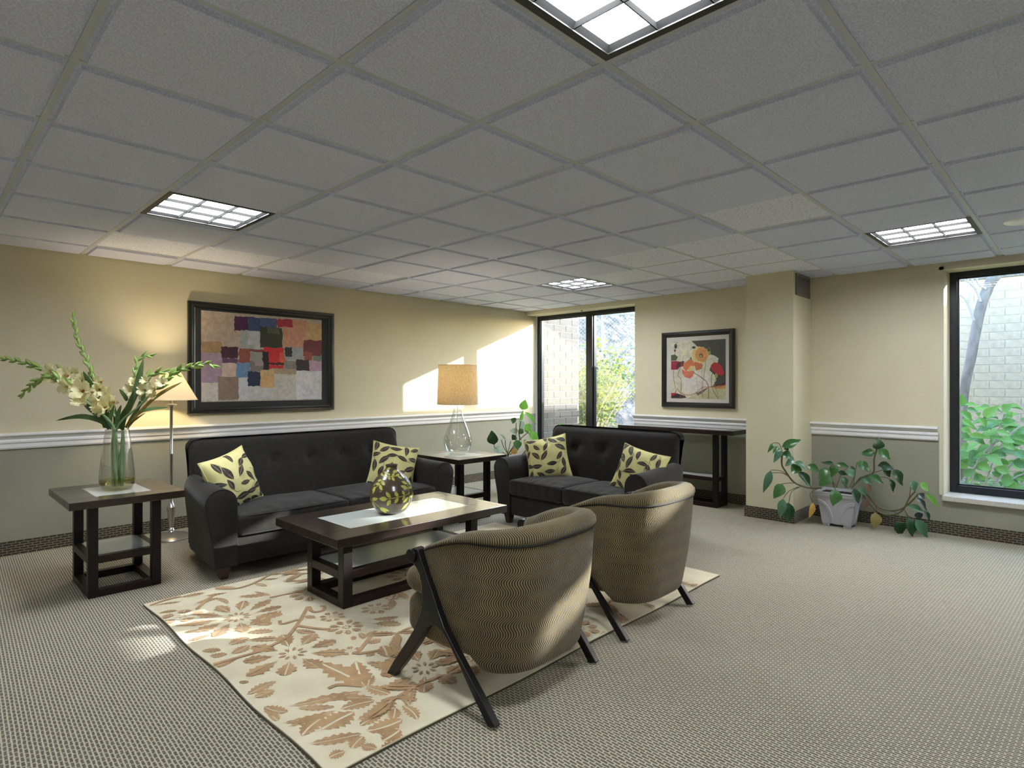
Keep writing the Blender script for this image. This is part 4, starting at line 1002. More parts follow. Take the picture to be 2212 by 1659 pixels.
# the rest of the pattern (under the furniture and at the far end)
for (x_, y_, R, n_) in ((2.35, 3.25, .17, 10), (2.0, 2.55, .1, 8), (2.55, 2.35, .2, 10), (2.95, 2.9, .14, 9), (3.35, 3.35, .22, 11), (3.4, 2.3, .2, 9), (2.75, 3.7, .12, 7), (3.1, 1.95, .13, 8), (2.1, 3.75, .11, 7), (3.62, 2.8, .1, 7), (1.85, 2.05, .2, 10), (2.45, 1.9, .11, 8)):
    rflower(x_, y_, R, n_)
    for q in range(3):
        a = rr.uniform(0, 6.28)
        p0 = (x_ + R * 1.1 * math.cos(a), y_ + R * 1.1 * math.sin(a)); a2 = a + rr.uniform(-0.8, 0.8)
        p1 = (p0[0] + 0.14 * math.cos(a2), p0[1] + 0.14 * math.sin(a2)); a3 = a2 + rr.uniform(-0.9, 0.9)
        p2 = (p1[0] + 0.13 * math.cos(a3), p1[1] + 0.13 * math.sin(a3))
        rvine([p0, p1, p2], 0.014)
        for pp, aa, sg in ((p1, a2, 1), (p1, a2, -1), (p2, a3, 0.2)):
            al = aa + sg * 0.8
            rleaf(pp[0], pp[1], pp[0] + 0.15 * math.cos(al), pp[1] + 0.15 * math.sin(al), 0.06)
o = fp.build('floral_pile', M_rugb, rug, fix=False)
tag(o, 'brown raised floral pile', kind='stuff')

# ---------------------------------------------------------------- low tables
def frame_table(name, label, loc, top, thick, base, height, leg, shelf_z, group=None, inset=None, rail=0.045, shelf_h=0.045, label_group=None, wood=None):
    """top = (half x, half y); base = (half x, half y) of the open leg frame; glass let into top and shelf"""
    t = thing(name, label, 'table', loc, 0, group)
    tx, ty = top; bx, by = base
    ix, iy = inset
    z1 = height; z0 = height - thick
    f = MB()
    f.box(-tx, tx, -ty, -iy, z0, z1); f.box(-tx, tx, iy, ty, z0, z1)
    f.box(-tx, -ix, -iy, iy, z0, z1); f.box(ix, tx, -iy, iy, z0, z1)
    o = f.build('table_top', M_wood_top, t, bevel=0.003)
    gl = MB(); gl.box(-ix, ix, -iy, iy, z1 - 0.02, z1 - 0.0008)
    gl.build('glass_inset', M_frost, t)
    # breadboard joints
    e = 0.055
    for sx in (-1, 1):
        jn = MB(); jn.box(sx * (tx - e) - 0.0011, sx * (tx - e) + 0.0011, -ty + 0.001, ty - 0.001, z1 - 0.004, z1 + 0.0003)
        jn.build('joint_line', M_black, t)
    l0 = None
    for sx in (-1, 1):
        for sy in (-1, 1):
            x, y = sx * (bx - leg / 2), sy * (by - leg / 2)
            if l0 is None:
                m_ = MB(); m_.box(-leg / 2, leg / 2, -leg / 2, leg / 2, 0, z0)
                l0 = m_.build('leg', M_espresso, t, loc=(x, y, 0), bevel=0.003)
            else:
                inst(l0, t, (x, y, 0))
    for (za, zb) in ((0.0, rail), (shelf_z - shelf_h, shelf_z)):
        for sy in (-1, 1):
            m_ = MB(); yy = sy * (by - leg / 2)
            m_.box(-bx + leg, bx - leg, yy - leg / 2, yy + leg / 2, za + 0.0005, zb); m_.build('rail', M_wood_edge, t, bevel=0.002)
        for sx in (-1, 1):
            m_ = MB(); xx = sx * (bx - leg / 2)
            m_.box(xx - leg / 2, xx + leg / 2, -by + leg, by - leg, za + 0.0005, zb); m_.build('rail', M_wood_edge, t, bevel=0.002)
    gl = MB(); gl.box(-bx + leg * 0.8, bx - leg * 0.8, -by + leg * 0.8, by - leg * 0.8, shelf_z - 0.01, shelf_z + 0.001)
    gl.build('shelf_glass', M_frost, t)
    return t
et1 = frame_table('end_table', 'dark wood end table holding the vase of gladioli', (0.952, 4.53, 0), (0.304, 0.352), 0.045, (0.195, 0.240), 0.605, 0.052, 0.248, 'matching dark wood tables', inset=(0.15, 0.205))
et2 = frame_table('end_table.001', 'dark wood end table in the corner holding the glass lamp', (3.775, 4.415, 0), (0.304, 0.352), 0.045, (0.195, 0.240), 0.605, 0.052, 0.248, 'matching dark wood tables', inset=(0.15, 0.205))
ct = frame_table('coffee_table', 'long dark wood coffee table on the rug with the brown vase', (2.235, 3.235, 0.0147), (0.640, 0.375), 0.048, (0.512, 0.216), 0.446, 0.06, 0.21, 'matching dark wood tables', inset=(0.455, 0.195), shelf_h=0.05)
cs = frame_table('console_table', 'tall narrow dark wood console table under the poppy print', (5.995, 3.275, 0), (0.168, 0.69), 0.047, (0.125, 0.505), 0.812, 0.05, 0.312, 'matching dark wood tables', inset=(0.09, 0.56), shelf_h=0.038)

# ---------------------------------------------------------------- sofa and loveseat
def make_sofa(name, label, cat, loc, rotz, inner, arm, group, buttons, depth=0.90, cush=2):
    t = thing(name, label, cat, loc, rotz, group)
    hi = inner / 2
    # base front / body
    b_ = MB(); puff(b_, inner + 0.10, depth - 0.10, 0.20, r=0.015, n=8, c=(0, 0.03 + (depth - 0.10) / 2, 0.185))
    b_.build('base', M_velvet, t, smooth=True)
    # arms
    op = [(0.0, 0.085), (0.0, 0.46)]
    for k in range(13):
        a = math.radians(180 - 200 * k / 12)
        op.append((0.098 - 0.098 * -math.cos(a) * 1.0 if False else 0.10 + 0.10 * math.cos(a), 0.505 + 0.100 * math.sin(a)))
    op += [(0.185, 0.40), (0.155, 0.27), (0.135, 0.085)]
    for s in (-1, 1):
        mb = MB()
        ys = [0.0, 0.006, 0.02, 0.15, 0.3, 0.45, 0.64, 0.69, 0.71]
        sh = [0.955, 0.985, 1.0, 1.0, 1.0, 1.0, 1.0, 0.985, 0.95]
        ring = []
        cx, cz = 0.085, 0.34
        for y, q in zip(ys, sh):
            lift = 0.035 * max(0, y - 0.1) / 0.8
            tp = 1.0 - 0.42 * max(0.0, (y - 0.1) / 0.6)
            ring.append([(s * (hi + (cx + (o_ - cx) * q) * (tp if o_ > 0.01 else 1)), y, cz + (z_ - cz) * q + (lift if z_ > 0.3 else 0)) for o_, z_ in op])
        n = len(op)
        V = [p for r_ in ring for p in r_]
        F = [(a * n + i, a * n + (i + 1) % n, (a + 1) * n + (i + 1) % n, (a + 1) * n + i) for a in range(len(ys) - 1) for i in range(n)]
        F += [tuple(range(n)), tuple(range((len(ys) - 1) * n, len(ys) * n))]
        mb.add(V, F)
        o = mb.build('arm', M_velvet, t, smooth=0.9)
        pp = MB(); pp.tube([(p[0], p[1] - 0.001, p[2]) for p in ring[1]], 0.0042, 6, closed=True)
        pp.build('piping', M_piping, o, smooth=True)
    # seat cushions
    cw = inner / cush
    for k in range(cush):
        cx = -hi + cw * (k + 0.5)
        ph = 3.1 * k + 1.7 * inner
        def dfm(P, q, ph=ph):
            x, y, z_ = P
            if q[2] > 0:
                wv = mnoise.noise(Vector((x * 26 + ph, y * 6, 0.3)))
                edge_ = math.exp(-((y + 0.20) / 0.14) ** 2)
                z_ += 0.006 * wv * edge_ + 0.004 * mnoise.noise(Vector((x * 9 + ph, y * 9, 1.0)))
            if q[1] < -0.6:
                y += 0.004 * mnoise.noise(Vector((x * 34 + ph, z_ * 10, 2.0)))
            return (x, y, z_)
        mb = MB(); puff(mb, cw - 0.006, 0.60, 0.135, r=0.028, n=34, crown=0.028, deform=dfm, c=(cx, 0.285, 0.345), power=2.6)
        o = mb.build('seat_cushion', M_velvet, t, smooth=True)
        pz = []
        hx, hy = (cw - 0.006) / 2 - 0.006, 0.294
        for q in range(48):
            a = 2 * PI * q / 48
            ca, sa = math.cos(a), math.sin(a)
            e = 0.18
            pz.append((cx + hx * math.copysign(abs(ca) ** e, ca), 0.285 + hy * math.copysign(abs(sa) ** e, sa), 0.407))
        pp = MB(); pp.tube(pz, 0.0045, 6, closed=True); pp.build('piping', M_piping, o, smooth=True)
        pp = MB(); pp.tube([(p[0], p[1], 0.285) for p in pz], 0.0040, 6, closed=True); pp.build('piping', M_piping, o, smooth=True)
    # back
    bw = inner + 0.165
    H = 0.56
    def dback(P, q):
        x, y, z_ = P
        if q[1] < 0:
            for bx in buttons:
                d2 = ((x - bx) / 0.055) ** 2 + ((z_ - 0.085) / 0.05) ** 2
                y += 0.032 * math.exp(-d2)
                if z_ < 0.085:
                    y += 0.011 * math.exp(-((x - bx - 0.10 * (0.085 - z_)) / 0.016) ** 2) * max(0, min(1, (0.085 - z_) / 0.06)) * max(0, 1 - (0.085 - z_) / 0.36)
                    y += 0.008 * math.exp(-((x - bx + 0.045) / 0.012) ** 2) * max(0, min(1, (0.06 - z_) / 0.1)) * max(0, 1 - (0.085 - z_) / 0.30)
            y -= 0.018 * (1 - q[0] ** 4) * (1 - q[2] ** 2)
        # lean back
        y += 0.30 * (z_ + H / 2) * (1.0 if q[1] < 0 else 0.45)
        x *= 1 - 0.0 * z_
        # side ears narrow a little towards the top
        if abs(q[0]) > 0.9 and q[2] > 0.7:
            z_ -= 0.012 * ((abs(q[0]) - 0.9) / 0.1)
        return (x, y, z_)
    mb = MB(); puff(mb, bw, 0.20, H, r=0.055, n=int(46 * bw / 1.8), deform=dback, c=(0, 0.64, 0.32 + H / 2), nz=26)
    o = mb.build('backrest', M_velvet, t, smooth=True)
    for bx in buttons:
        y0 = 0.54 + 0.032 - 0.014 + 0.30 * (0.085 + H / 2)
        bt = MB(); bt.lathe([(0.0004, 0.009), (0.008, 0.0075), (0.0125, 0.003), (0.0125, -0.004)], 14)
        bt.build('tuft_button', M_velvet, t, loc=(bx, y0 - 0.002, 0.32 + H / 2 + 0.085), rot=(PI / 2 + 0.28, 0, 0), smooth=True)
    ft = None
    for sx in (-1, 1):
        for y in (0.07, depth - 0.09):
            x = sx * (hi + (0.065 if y < 0.2 else -0.03))
            if ft is None:
                m_ = MB(); m_.frustum(0, 0, 0, 0.092, 0.046, 0.074)
                ft = m_.build('foot', M_foot, t, loc=(x, y, 0), bevel=0.003)
            else:
                inst(ft, t, (x, y, 0))
    return t
sofa = make_sofa('sofa', 'long charcoal sofa against the left wall below the abstract print', 'sofa', (2.36, 4.04, 0), 0, 1.66, 0.2, 'charcoal tufted seating', (-0.59, -0.29, 0.01, 0.31, 0.6))
loveseat = make_sofa('loveseat', 'short charcoal loveseat in front of the far window', 'sofa', (3.86, 3.19, 0), -PI / 2, 1.25, 0.2, 'charcoal tufted seating', (-0.36, -0.04, 0.28))

# pillows
def pillow_surface(u, v, w_, h_, t_, side, wr):
    a = (1 - abs(u) ** 2.0) * (1 - abs(v) ** 2.0)
    z_ = t_ * 0.5 * max(0, a) ** 0.55 * side
    pin = 1 - 0.09 * (1 - u * u) * abs(v) ** 4
    piv = 1 - 0.09 * (1 - v * v) * abs(u) ** 4
    x = u * w_ / 2 * piv; y = v * h_ / 2 * pin
    z_ += 0.010 * side * mnoise.noise(Vector((u * 3 + wr, v * 3, wr))) * max(0, 1 - max(abs(u), abs(v)) ** 6)
    z_ += 0.008 * side * mnoise.noise(Vector((u * 7 + wr, v * 3, wr + 4))) * max(0, 1 - max(abs(u), abs(v)) ** 6)
    return Vector((x, y, z_))
def make_pillow(label, loc, facing, roll, w_=0.41, h_=0.41, t_=0.22, seed=1):
    t = thing('throw_pillow', label, 'pillow', loc, 0, 'leaf print throw pillows')
    f = Vector(facing).normalized()
    up = Vector((0, 0, 1)); up = (up - f * up.dot(f)).normalized()
    rt = up.cross(f)
    R = Matrix((rt, up, f)).transposed().to_4x4() @ Matrix.Rotation(roll, 4, 'Z')
    t.rotation_euler = R.to_euler()
    mb = MB(); n = 26
    for side in (1, -1):
        mb.grid(lambda a, b_: pillow_surface(2 * a - 1, 2 * b_ - 1, w_, h_, t_, side, seed * 1.7), n, n)
    mb.build('cushion', M_cream, t, smooth=3.2)
    ed = []
    for q in range(80):
        s_ = q / 20.0; k = int(s_); r_ = 2 * (s_ - k) - 1
        u, v = ((r_, -1), (1, r_), (-r_, 1), (-1, -r_))[k]
        ed.append(pillow_surface(u, v, w_, h_, t_, 1, seed * 1.7))
    pp = MB(); pp.tube(ed, 0.0045, 6, closed=True); pp.build('piping', M_cream, t, smooth=True)
    lp = MB(); rr = random.Random(seed)
    def mp(x, y):
        u = max(-0.985, min(0.985, x)); v = max(-0.985, min(0.985, y))
        p = pillow_surface(u, v, w_, h_, t_, 1, seed * 1.7)
        return (p.x, p.y, p.z + 0.0016)
    placed = []
    tries = 0
    while len(placed) < 20 and tries < 900:
        tries += 1
        x, y = rr.uniform(-0.9, 0.9), rr.uniform(-0.9, 0.9)
        if any((x - a) ** 2 + (y - b_) ** 2 < 0.36 ** 2 for a, b_ in placed):
            continue
        placed.append((x, y))
        an = rr.uniform(0, 2 * PI); ln = rr.uniform(0.44, 0.6); wd = ln * rr.uniform(0.32, 0.42)
        leaf2d(lp, mp, (x - ln / 2 * math.cos(an), y - ln / 2 * math.sin(an)), (x + ln / 2 * math.cos(an), y + ln / 2 * math.sin(an)), wd, n=9, bend=rr.uniform(-0.08, 0.08), shape=0.95, slit=0.05)
        if len(placed) % 2 == 0:
            b2 = (x - ln / 2 * math.cos(an), y - ln / 2 * math.sin(an))
            line2d(lp, mp, [b2, (b2[0] - 0.10 * math.cos(an + 0.3), b2[1] - 0.10 * math.sin(an + 0.3)), (b2[0] - 0.2 * math.cos(an + 0.7), b2[1] - 0.2 * math.sin(an + 0.7))], 0.014, k=3)
    o = lp.build('leaf_print', M_leafprint, t, fix=False)
    tag(o, 'dark brown printed leaves', kind='stuff')
    return t
make_pillow('cream leaf print pillow leaning on the left arm of the long sofa', (1.635, 4.42, 0.595), (0.36, -0.88, 0.30), 0.22, seed=1)
make_pillow('cream leaf print pillow at the right end of the long sofa, behind the brown vase', (3.015, 4.43, 0.555), (-0.45, -0.84, 0.30), -0.2, seed=2)
make_pillow('cream leaf print pillow at the loveseat end beside the corner table', (4.23, 3.67, 0.59), (-0.80, -0.50, 0.30), 0.2, seed=3)
make_pillow('cream leaf print pillow at the loveseat end nearest the console table', (4.23, 2.67, 0.555), (-0.90, -0.22, 0.34), -0.24, seed=4)
# ---------------------------------------------------------------- barrel chairs
def interp(tab, z_):
    t = sorted(tab, key=lambda p: p[1])
    if z_ <= t[0][1]: return t[0][0]
    for (a, za), (b, zb) in zip(t[:-1], t[1:]):
        if z_ <= zb:
            return a + (b - a) * (z_ - za) / max(1e-6, zb - za)
    return t[-1][0]
FRONT_EDGE = [(0.105, 0.16), (0.179, 0.237), (0.245, 0.316), (0.275, 0.373), (0.306, 0.439), (0.356, 0.535), (0.386, 0.60)]
def u_curve(z_, n=40, inset=0.0):
    """plan of the wrap-around back at height z, left front to right front; (x, y, cumulative length)"""
    f = (z_ - 0.165) / 0.5
    a = 0.318 + 0.036 * f - inset
    yb = -0.045 - 0.060 * f + inset
    yf = interp(FRONT_EDGE, z_)
    b = 0.47
    yc = yb + b
    ex = 2 / 3.6
    pts = []
    if yf > yc:
        for k in range(4):
            pts.append((-a, yf + (yc - yf) * k / 4))
    raw = []
    for k in range(61):
        ph = PI + PI * k / 60
        cx, sy = math.cos(ph), math.sin(ph)
        x = a * math.copysign(abs(cx) ** ex, cx); y = yc + b * math.copysign(abs(sy) ** ex, sy)
        if y <= yf + 1e-6:
            raw.append((x, y))
    if yf <= yc and raw:
        raw[0] = (-raw[-1][0] if False else raw[0][0], yf); raw[-1] = (raw[-1][0], yf)
    pts += raw
    if yf > yc:
        for k in range(4):
            pts.append((a, yc + (yf - yc) * (k + 1) / 4))
    # resample by length
    cum = [0.0]
    for p, q in zip(pts[:-1], pts[1:]):
        cum.append(cum[-1] + math.hypot(q[0] - p[0], q[1] - p[1]))
    out = []
    for k in range(n + 1):
        d = cum[-1] * k / n
        i = 0
        while i < len(cum) - 2 and cum[i + 1] < d: i += 1
        t = (d - cum[i]) / max(1e-9, cum[i + 1] - cum[i])
        out.append((pts[i][0] + (pts[i + 1][0] - pts[i][0]) * t, pts[i][1] + (pts[i + 1][1] - pts[i][1]) * t, d - cum[-1] / 2))
    return out
def seam_z(k, n):
    s = abs(2 * k / n - 1)
    return 0.668 - 0.075 * max(0.0, (s - 0.62) / 0.38) ** 1.6
def set_uv(o, uvs):
    me = o.data
    ul = me.uv_layers.new(name='UVMap')
    buf = []
    for l in me.loops:
        buf += list(uvs[l.vertex_index])
    ul.data.foreach_set('uv', buf)
def make_chair(label, loc, rotz):
    t = thing('barrel_chair', label, 'chair', loc, rotz, 'patterned barrel chairs')
    n = 44
    zs = [0.15, 0.156, 0.17, 0.20, 0.25, 0.31, 0.37, 0.43, 0.49, 0.55, 0.60, 0.64, 1.0]
    rows = []; uvr = []
    for iz, z_ in enumerate(zs):
        row = []; ur = []
        for k in range(n + 1):
            zz = min(z_, seam_z(k, n)) if z_ < 1 else seam_z(k, n)
            if iz and z_ >= 0.6 and z_ < 1: zz = min(z_, seam_z(k, n) - 0.002 * (len(zs) - 1 - iz))
            ins = 0.02 if iz == 0 else (0.006 if iz == 1 else 0.0)
            c = u_curve(max(zz, 0.165), n, ins)[k]
            bul = 0.012 * math.sin(PI * max(0, min(1, (zz - 0.16) / 0.5)))
            cx, cy = c[0], c[1] - 0.2
            L_ = math.hypot(cx, cy) or 1
            row.append((c[0] + cx / L_ * bul, c[1] + cy / L_ * bul, zz)); ur.append((c[2], zz))
        rows.append(row); uvr.append(ur)
    V = [p for r_ in rows for p in r_]; UV = [p for r_ in uvr for p in r_]
    w_ = n + 1
    F = [(j * w_ + i, j * w_ + i + 1, (j + 1) * w_ + i + 1, (j + 1) * w_ + i) for j in range(len(zs) - 1) for i in range(n)]
    mb = MB(); mb.add(V, F)
    o = mb.build('outer_back', M_chair, t, smooth=1.4, fix=False); set_uv(o, UV)
    # rim roll and inside
    prof = [(0.0, 0.0), (-0.010, 0.018), (-0.006, 0.040), (0.014, 0.062), (0.044, 0.070), (0.074, 0.060), (0.096, 0.034), (0.108, -0.01), (0.118, -0.08), (0.124, -0.17), (0.126, -0.27)]
    rows = []; uvr = []
    for (ins, dz) in prof:
        row = []; ur = []
        for k in range(n + 1):
            z0 = seam_z(k, n)
            s = abs(2 * k / n - 1)
            tip = 1.0 - 0.50 * max(0, (s - 0.8) / 0.2)
            rise = 1.0 - 0.72 * max(0.0, min(1.0, (s - 0.30) / 0.62))
            c = u_curve(z0, n)[k]
            c0 = u_curve(z0, n)[max(0, k - 1)]; c1 = u_curve(z0, n)[min(n, k + 1)]
            tx, ty = c1[0] - c0[0], c1[1] - c0[1]
            L_ = math.hypot(tx, ty) or 1
            nx, ny = -ty / L_, tx / L_
            zz = z0 + dz * (rise if dz > 0 else 1)
            zz = max(zz, 0.40)
            row.append((c[0] + nx * ins * tip, c[1] + ny * ins * tip, zz)); ur.append((c[2] * (1 - ins), z0 + (ins if dz > -0.01 else 0.12 - dz)))
        rows.append(row); uvr.append(ur)
    V = [p for r_ in rows for p in r_]; UV = [p for r_ in uvr for p in r_]
    np_ = len(prof)
    F = [(j * w_ + i, j * w_ + i + 1, (j + 1) * w_ + i + 1, (j + 1) * w_ + i) for j in range(np_ - 1) for i in range(n)]
    F += [tuple(j * w_ for j in range(np_)), tuple(j * w_ + n for j in reversed(range(np_)))]
    mb = MB(); mb.add(V, F)
    o = mb.build('padded_rim', M_chair, t, smooth=1.4, fix=False); set_uv(o, UV)
    pp = MB(); pp.tube([(rows[0][k][0], rows[0][k][1], rows[0][k][2]) for k in range(n + 1)], 0.0055, 6)
    pp.build('piping', M_piping, o, smooth=True)
    # seat
    def dseat(P, q):
        x, y, z_ = P
        if q[1] > 0: z_ += 0.02 * q[1] ** 2 if q[2] < 0 else 0
        if q[1] < 0: x *= 1 - 0.10 * q[1] ** 2
        return (x, y, z_)
    mb = MB(); puff(mb, 0.61, 0.46, 0.19, r=0.05, n=14, deform=dseat, c=(0, 0.335, 0.275))
    o = mb.build('seat_base', M_chair, t, smooth=True)
    set_uv(o, [(v.co.y - v.co.x * 0.25, v.co.z + v.co.x) for v in o.data.vertices])
    mb = MB(); puff(mb, 0.62, 0.56, 0.125, r=0.05, n=18, crown=0.025, deform=dseat, c=(0, 0.30, 0.423))
    o = mb.build('seat_cushion', M_chair, t, smooth=True)
    set_uv(o, [(v.co.y - v.co.x * 0.25, v.co.z + v.co.x) for v in o.data.vertices])
    # side frames: one bent boomerang each, knob on top
    poly = CH_OUT + CH_IN + CH_FRONT
    cx = 0.332
    for s in (-1, 1):
        mb = MB()
        th = 0.017
        # legs splay: x shifts outwards below the seat, arms lean out above
        pl_ = [(y, max(z_, 0.0)) for y, z_ in poly]
        nn = len(pl_)
        V = []
        for side in (-1, 1):
            for (y, z_) in pl_:
                off = 0.339 + 0.045 * z_
                V.append((s * (off + side * th), y, z_))
        mb.add(V, [tuple(range(nn)), tuple(reversed(range(nn, 2 * nn)))] + [(i, (i + 1) % nn, nn + (i + 1) % nn, nn + i) for i in range(nn)])
        mb.build('side_frame', M_lacquer, t, bevel=0.005, seg=2)
        kb = MB(); kb.tube([(s * 0.325, 0.424, 0.572), (s * 0.392, 0.424, 0.572)], [0.029, 0.029], 20)
        kb.build('arm_knob', M_lacquer, t, smooth=0.6, bevel=0.004)
    return t
chair1 = make_chair('nearest patterned barrel chair, its back towards the camera, left of the pair', (1.876, 1.620, 0.004), 0.06)
chair2 = copy_thing(chair1, (2.848, 1.664, 0.004), 0.0, 'second patterned barrel chair, farther from the camera, closer to the loveseat')

# ---------------------------------------------------------------- brown vase on the coffee table
vz = thing('leaf_vase', 'round brown ceramic vase with lime green leaf sprigs on the coffee table', 'vase', (2.185, 3.225, 0.4607))
def vr(z_):
    t = [(0.062, 0.0), (0.088, 0.012), (0.113, 0.042), (0.131, 0.08), (0.1385, 0.118), (0.135, 0.155), (0.120, 0.192), (0.097, 0.226), (0.070, 0.254), (0.046, 0.274), (0.037, 0.286), (0.034, 0.296), (0.038, 0.306), (0.040, 0.310)]
    for (a, za), (b, zb) in zip(t[:-1], t[1:]):
        if z_ <= zb: return a + (b - a) * (z_ - za) / (zb - za)
    return t[-1][0]
prof = [(0.001, 0.0), (0.062, 0.0)] + [(vr(0.31 * k / 40), 0.31 * k / 40) for k in range(1, 41)] + [(0.034, 0.3095), (0.029, 0.29), (0.03, 0.26)]
m_ = MB(); m_.lathe(prof, 48); m_.build('body', M_vase, vz, smooth=True)
V0 = math.atan2(-3.225, -2.185)
lm = MB()
def vmap_px(px, py):
    z_ = max(0.008, min(0.305, (1555 - py) / 1005 * 0.312))
    r_ = vr(z_)
    q = max(-0.98, min(0.98, (px - 835) / 430 * 0.1385 / r_))
    return V0 + math.asin(q), z_
def vmap(a, z_):
    z_ = max(0.006, min(0.306, z_)); r_ = vr(z_) + 0.0009
    return (r_ * math.cos(a), r_ * math.sin(a), z_)
VL = [((760,1185),(600,1190),95),((820,1165),(730,1045),75),((820,1200),(750,1335),75),((965,1150),(890,1050),70),((965,1170),(895,1290),70),((1085,1135),(1035,1040),58),((1085,1150),(1040,1245),58),((1140,930),(1025,870),62),((1150,1020),(1005,945),72),((1160,1015),(1230,1020),50),((1165,1190),(1045,1290),66),((1180,1190),(1236,1205),50),((1170,1310),(1015,1455),75),((1160,930),(1212,960),50),((650,840),(570,850),52),((650,850),(710,925),62),((610,905),(530,910),52),((610,920),(665,1020),66),((540,970),(465,1050),70),((530,985),(475,1115),60),((500,950),(520,925),40),((780,770),(812,825),44),((780,752),(802,712),38),((840,770),(895,848),52),((840,755),(890,708),44),((950,765),(1045,822),48),((910,755),(992,735),38),((760,700),(690,690),30),((740,640),(822,612),55),((850,690),(948,668),55),((465,1230),(582,1185),72),((470,1270),(540,1422),66),((610,1380),(795,1450),76),((610,1385),(745,1502),76),((425,1220),(442,1320),44),((690,760),(640,720),34),((700,720),(790,715),30)]
for a, b_, w_ in VL:
    ta, za = vmap_px(*a); tb, zb = vmap_px(*b_)
    rm = vr((za + zb) / 2)
    leaf2d(lm, lambda u, v: vmap(u / rm, v), (ta * rm, za), (tb * rm, zb), w_ / 1005 * 0.312, n=6, shape=0.9)
for ln_ in ([(1190,1105),(1085,1145),(965,1160),(820,1180),(760,1185)], [(1140,920),(1165,1060),(1178,1180),(1172,1310)], [(740,650),(690,780),(610,910),(540,970)], [(630,735),(760,765),(950,760)], [(420,1215),(500,1280),(610,1375)]):
    P = [vmap_px(*p) for p in ln_]
    line2d(lm, lambda u, v: vmap(u / 0.12, v), [(a * 0.12, z_) for a, z_ in P], 0.0042, k=5)
rr = random.Random(5)
for k in range(14):      # sprigs on the far side
    a = V0 + PI + rr.uniform(-1.15, 1.15); z_ = rr.uniform(0.03, 0.25); an = rr.uniform(0, 6.28)
    rm = vr(z_)
    leaf2d(lm, lambda u, v: vmap(u / rm, v), (a * rm, z_), (a * rm + 0.04 * math.cos(an), z_ + 0.04 * math.sin(an)), 0.021, n=6)
o = lm.build('leaf_decoration', M_lime, vz, fix=False); tag(o, 'lime green leaf sprigs', kind='stuff')

# ---------------------------------------------------------------- floor lamp
FL = (1.545, 5.50)
fl = thing('floor_lamp', 'slim brushed nickel floor lamp with lit cone shade behind the end table', 'lamp', (FL[0], FL[1], 0))
m_ = MB(); m_.lathe([(0.001, 0.0), (0.150, 0.0), (0.152, 0.008), (0.145, 0.018), (0.10, 0.035), (0.055, 0.048), (0.022, 0.056), (0.018, 0.062)], 40); m_.build('base', M_nickel, fl, smooth=True)
m_ = MB(); m_.lathe([(0.018, 0.062), (0.024, 0.07), (0.020, 0.082), (0.014, 0.09), (0.016, 0.10), (0.034, 0.245), (0.036, 0.262), (0.026, 0.275), (0.018, 0.292), (0.0115, 0.31), (0.0115, 0.70), (0.013, 0.702), (0.013, 0.708), (0.0115, 0.71), (0.0115, 1.09), (0.017, 1.098), (0.017, 1.106), (0.042, 1.114), (0.042, 1.12), (0.012, 1.126), (0.012, 1.17)], 24)
m_.build('pole', M_nickel, fl, smooth=True)
m_ = MB(); n = 48
m_.lathe([(0.196, 1.158), (0.070, 1.388)], n); m_.lathe([(0.1945, 1.158), (0.0685, 1.388)], n)
m_.build('lamp_shade', M_shade_ivory, fl, smooth=True, fix=False)
m_ = MB(); m_.tube([(0.196 * math.cos(2 * PI * k / 40), 0.196 * math.sin(2 * PI * k / 40), 1.158) for k in range(40)], 0.002, 5, closed=True)
m_.tube([(0.07 * math.cos(2 * PI * k / 30), 0.07 * math.sin(2 * PI * k / 30), 1.388) for k in range(30)], 0.002, 5, closed=True); m_.build('shade_rim', M_shade_ivory, fl)
M_bulb = emit_mat('bulb_glow', (255, 206, 140), 6.0)
m_ = MB(); m_.lathe([(0.0005, 1.29), (0.02, 1.283), (0.03, 1.26), (0.026, 1.235), (0.013, 1.20), (0.013, 1.17)], 16); m_.build('bulb', M_bulb, fl, smooth=True)
m_ = MB(); m_.tube([(0, 0, 1.20), (0.0, 0.045, 1.30), (0, 0.0, 1.392), (0, -0.045, 1.30), (0, 0, 1.20)], 0.0015, 5); m_.lathe([(0.006, 1.388), (0.008, 1.396), (0.0005, 1.412)], 10); m_.build('finial', M_nickel, fl)
m_ = MB()
cp = smooth_path([(0.14, 0.04, 0.006), (0.22, 0.12, 0.004), (0.32, 0.10, 0.004), (0.42, 0.20, 0.004), (0.50, 0.27, 0.004), (0.52, 0.29, 0.12)], 5)
m_.tube(cp, 0.0035, 6); m_.build('power_cord', M_cord, fl, smooth=True)
def bulb_light(name, loc, col, watt, r_, parent):
    d = bpy.data.lights.new(name, 'POINT'); d.energy = watt; d.color = col; d.shadow_soft_size = r_
    o = bpy.data.objects.new(name, d); COL.objects.link(o); o.parent = parent; o.location = loc
bulb_light('bulb_light', (0, 0, 1.315), (1.0, 0.80, 0.50), FLOOR_LAMP_W, 0.03, fl)

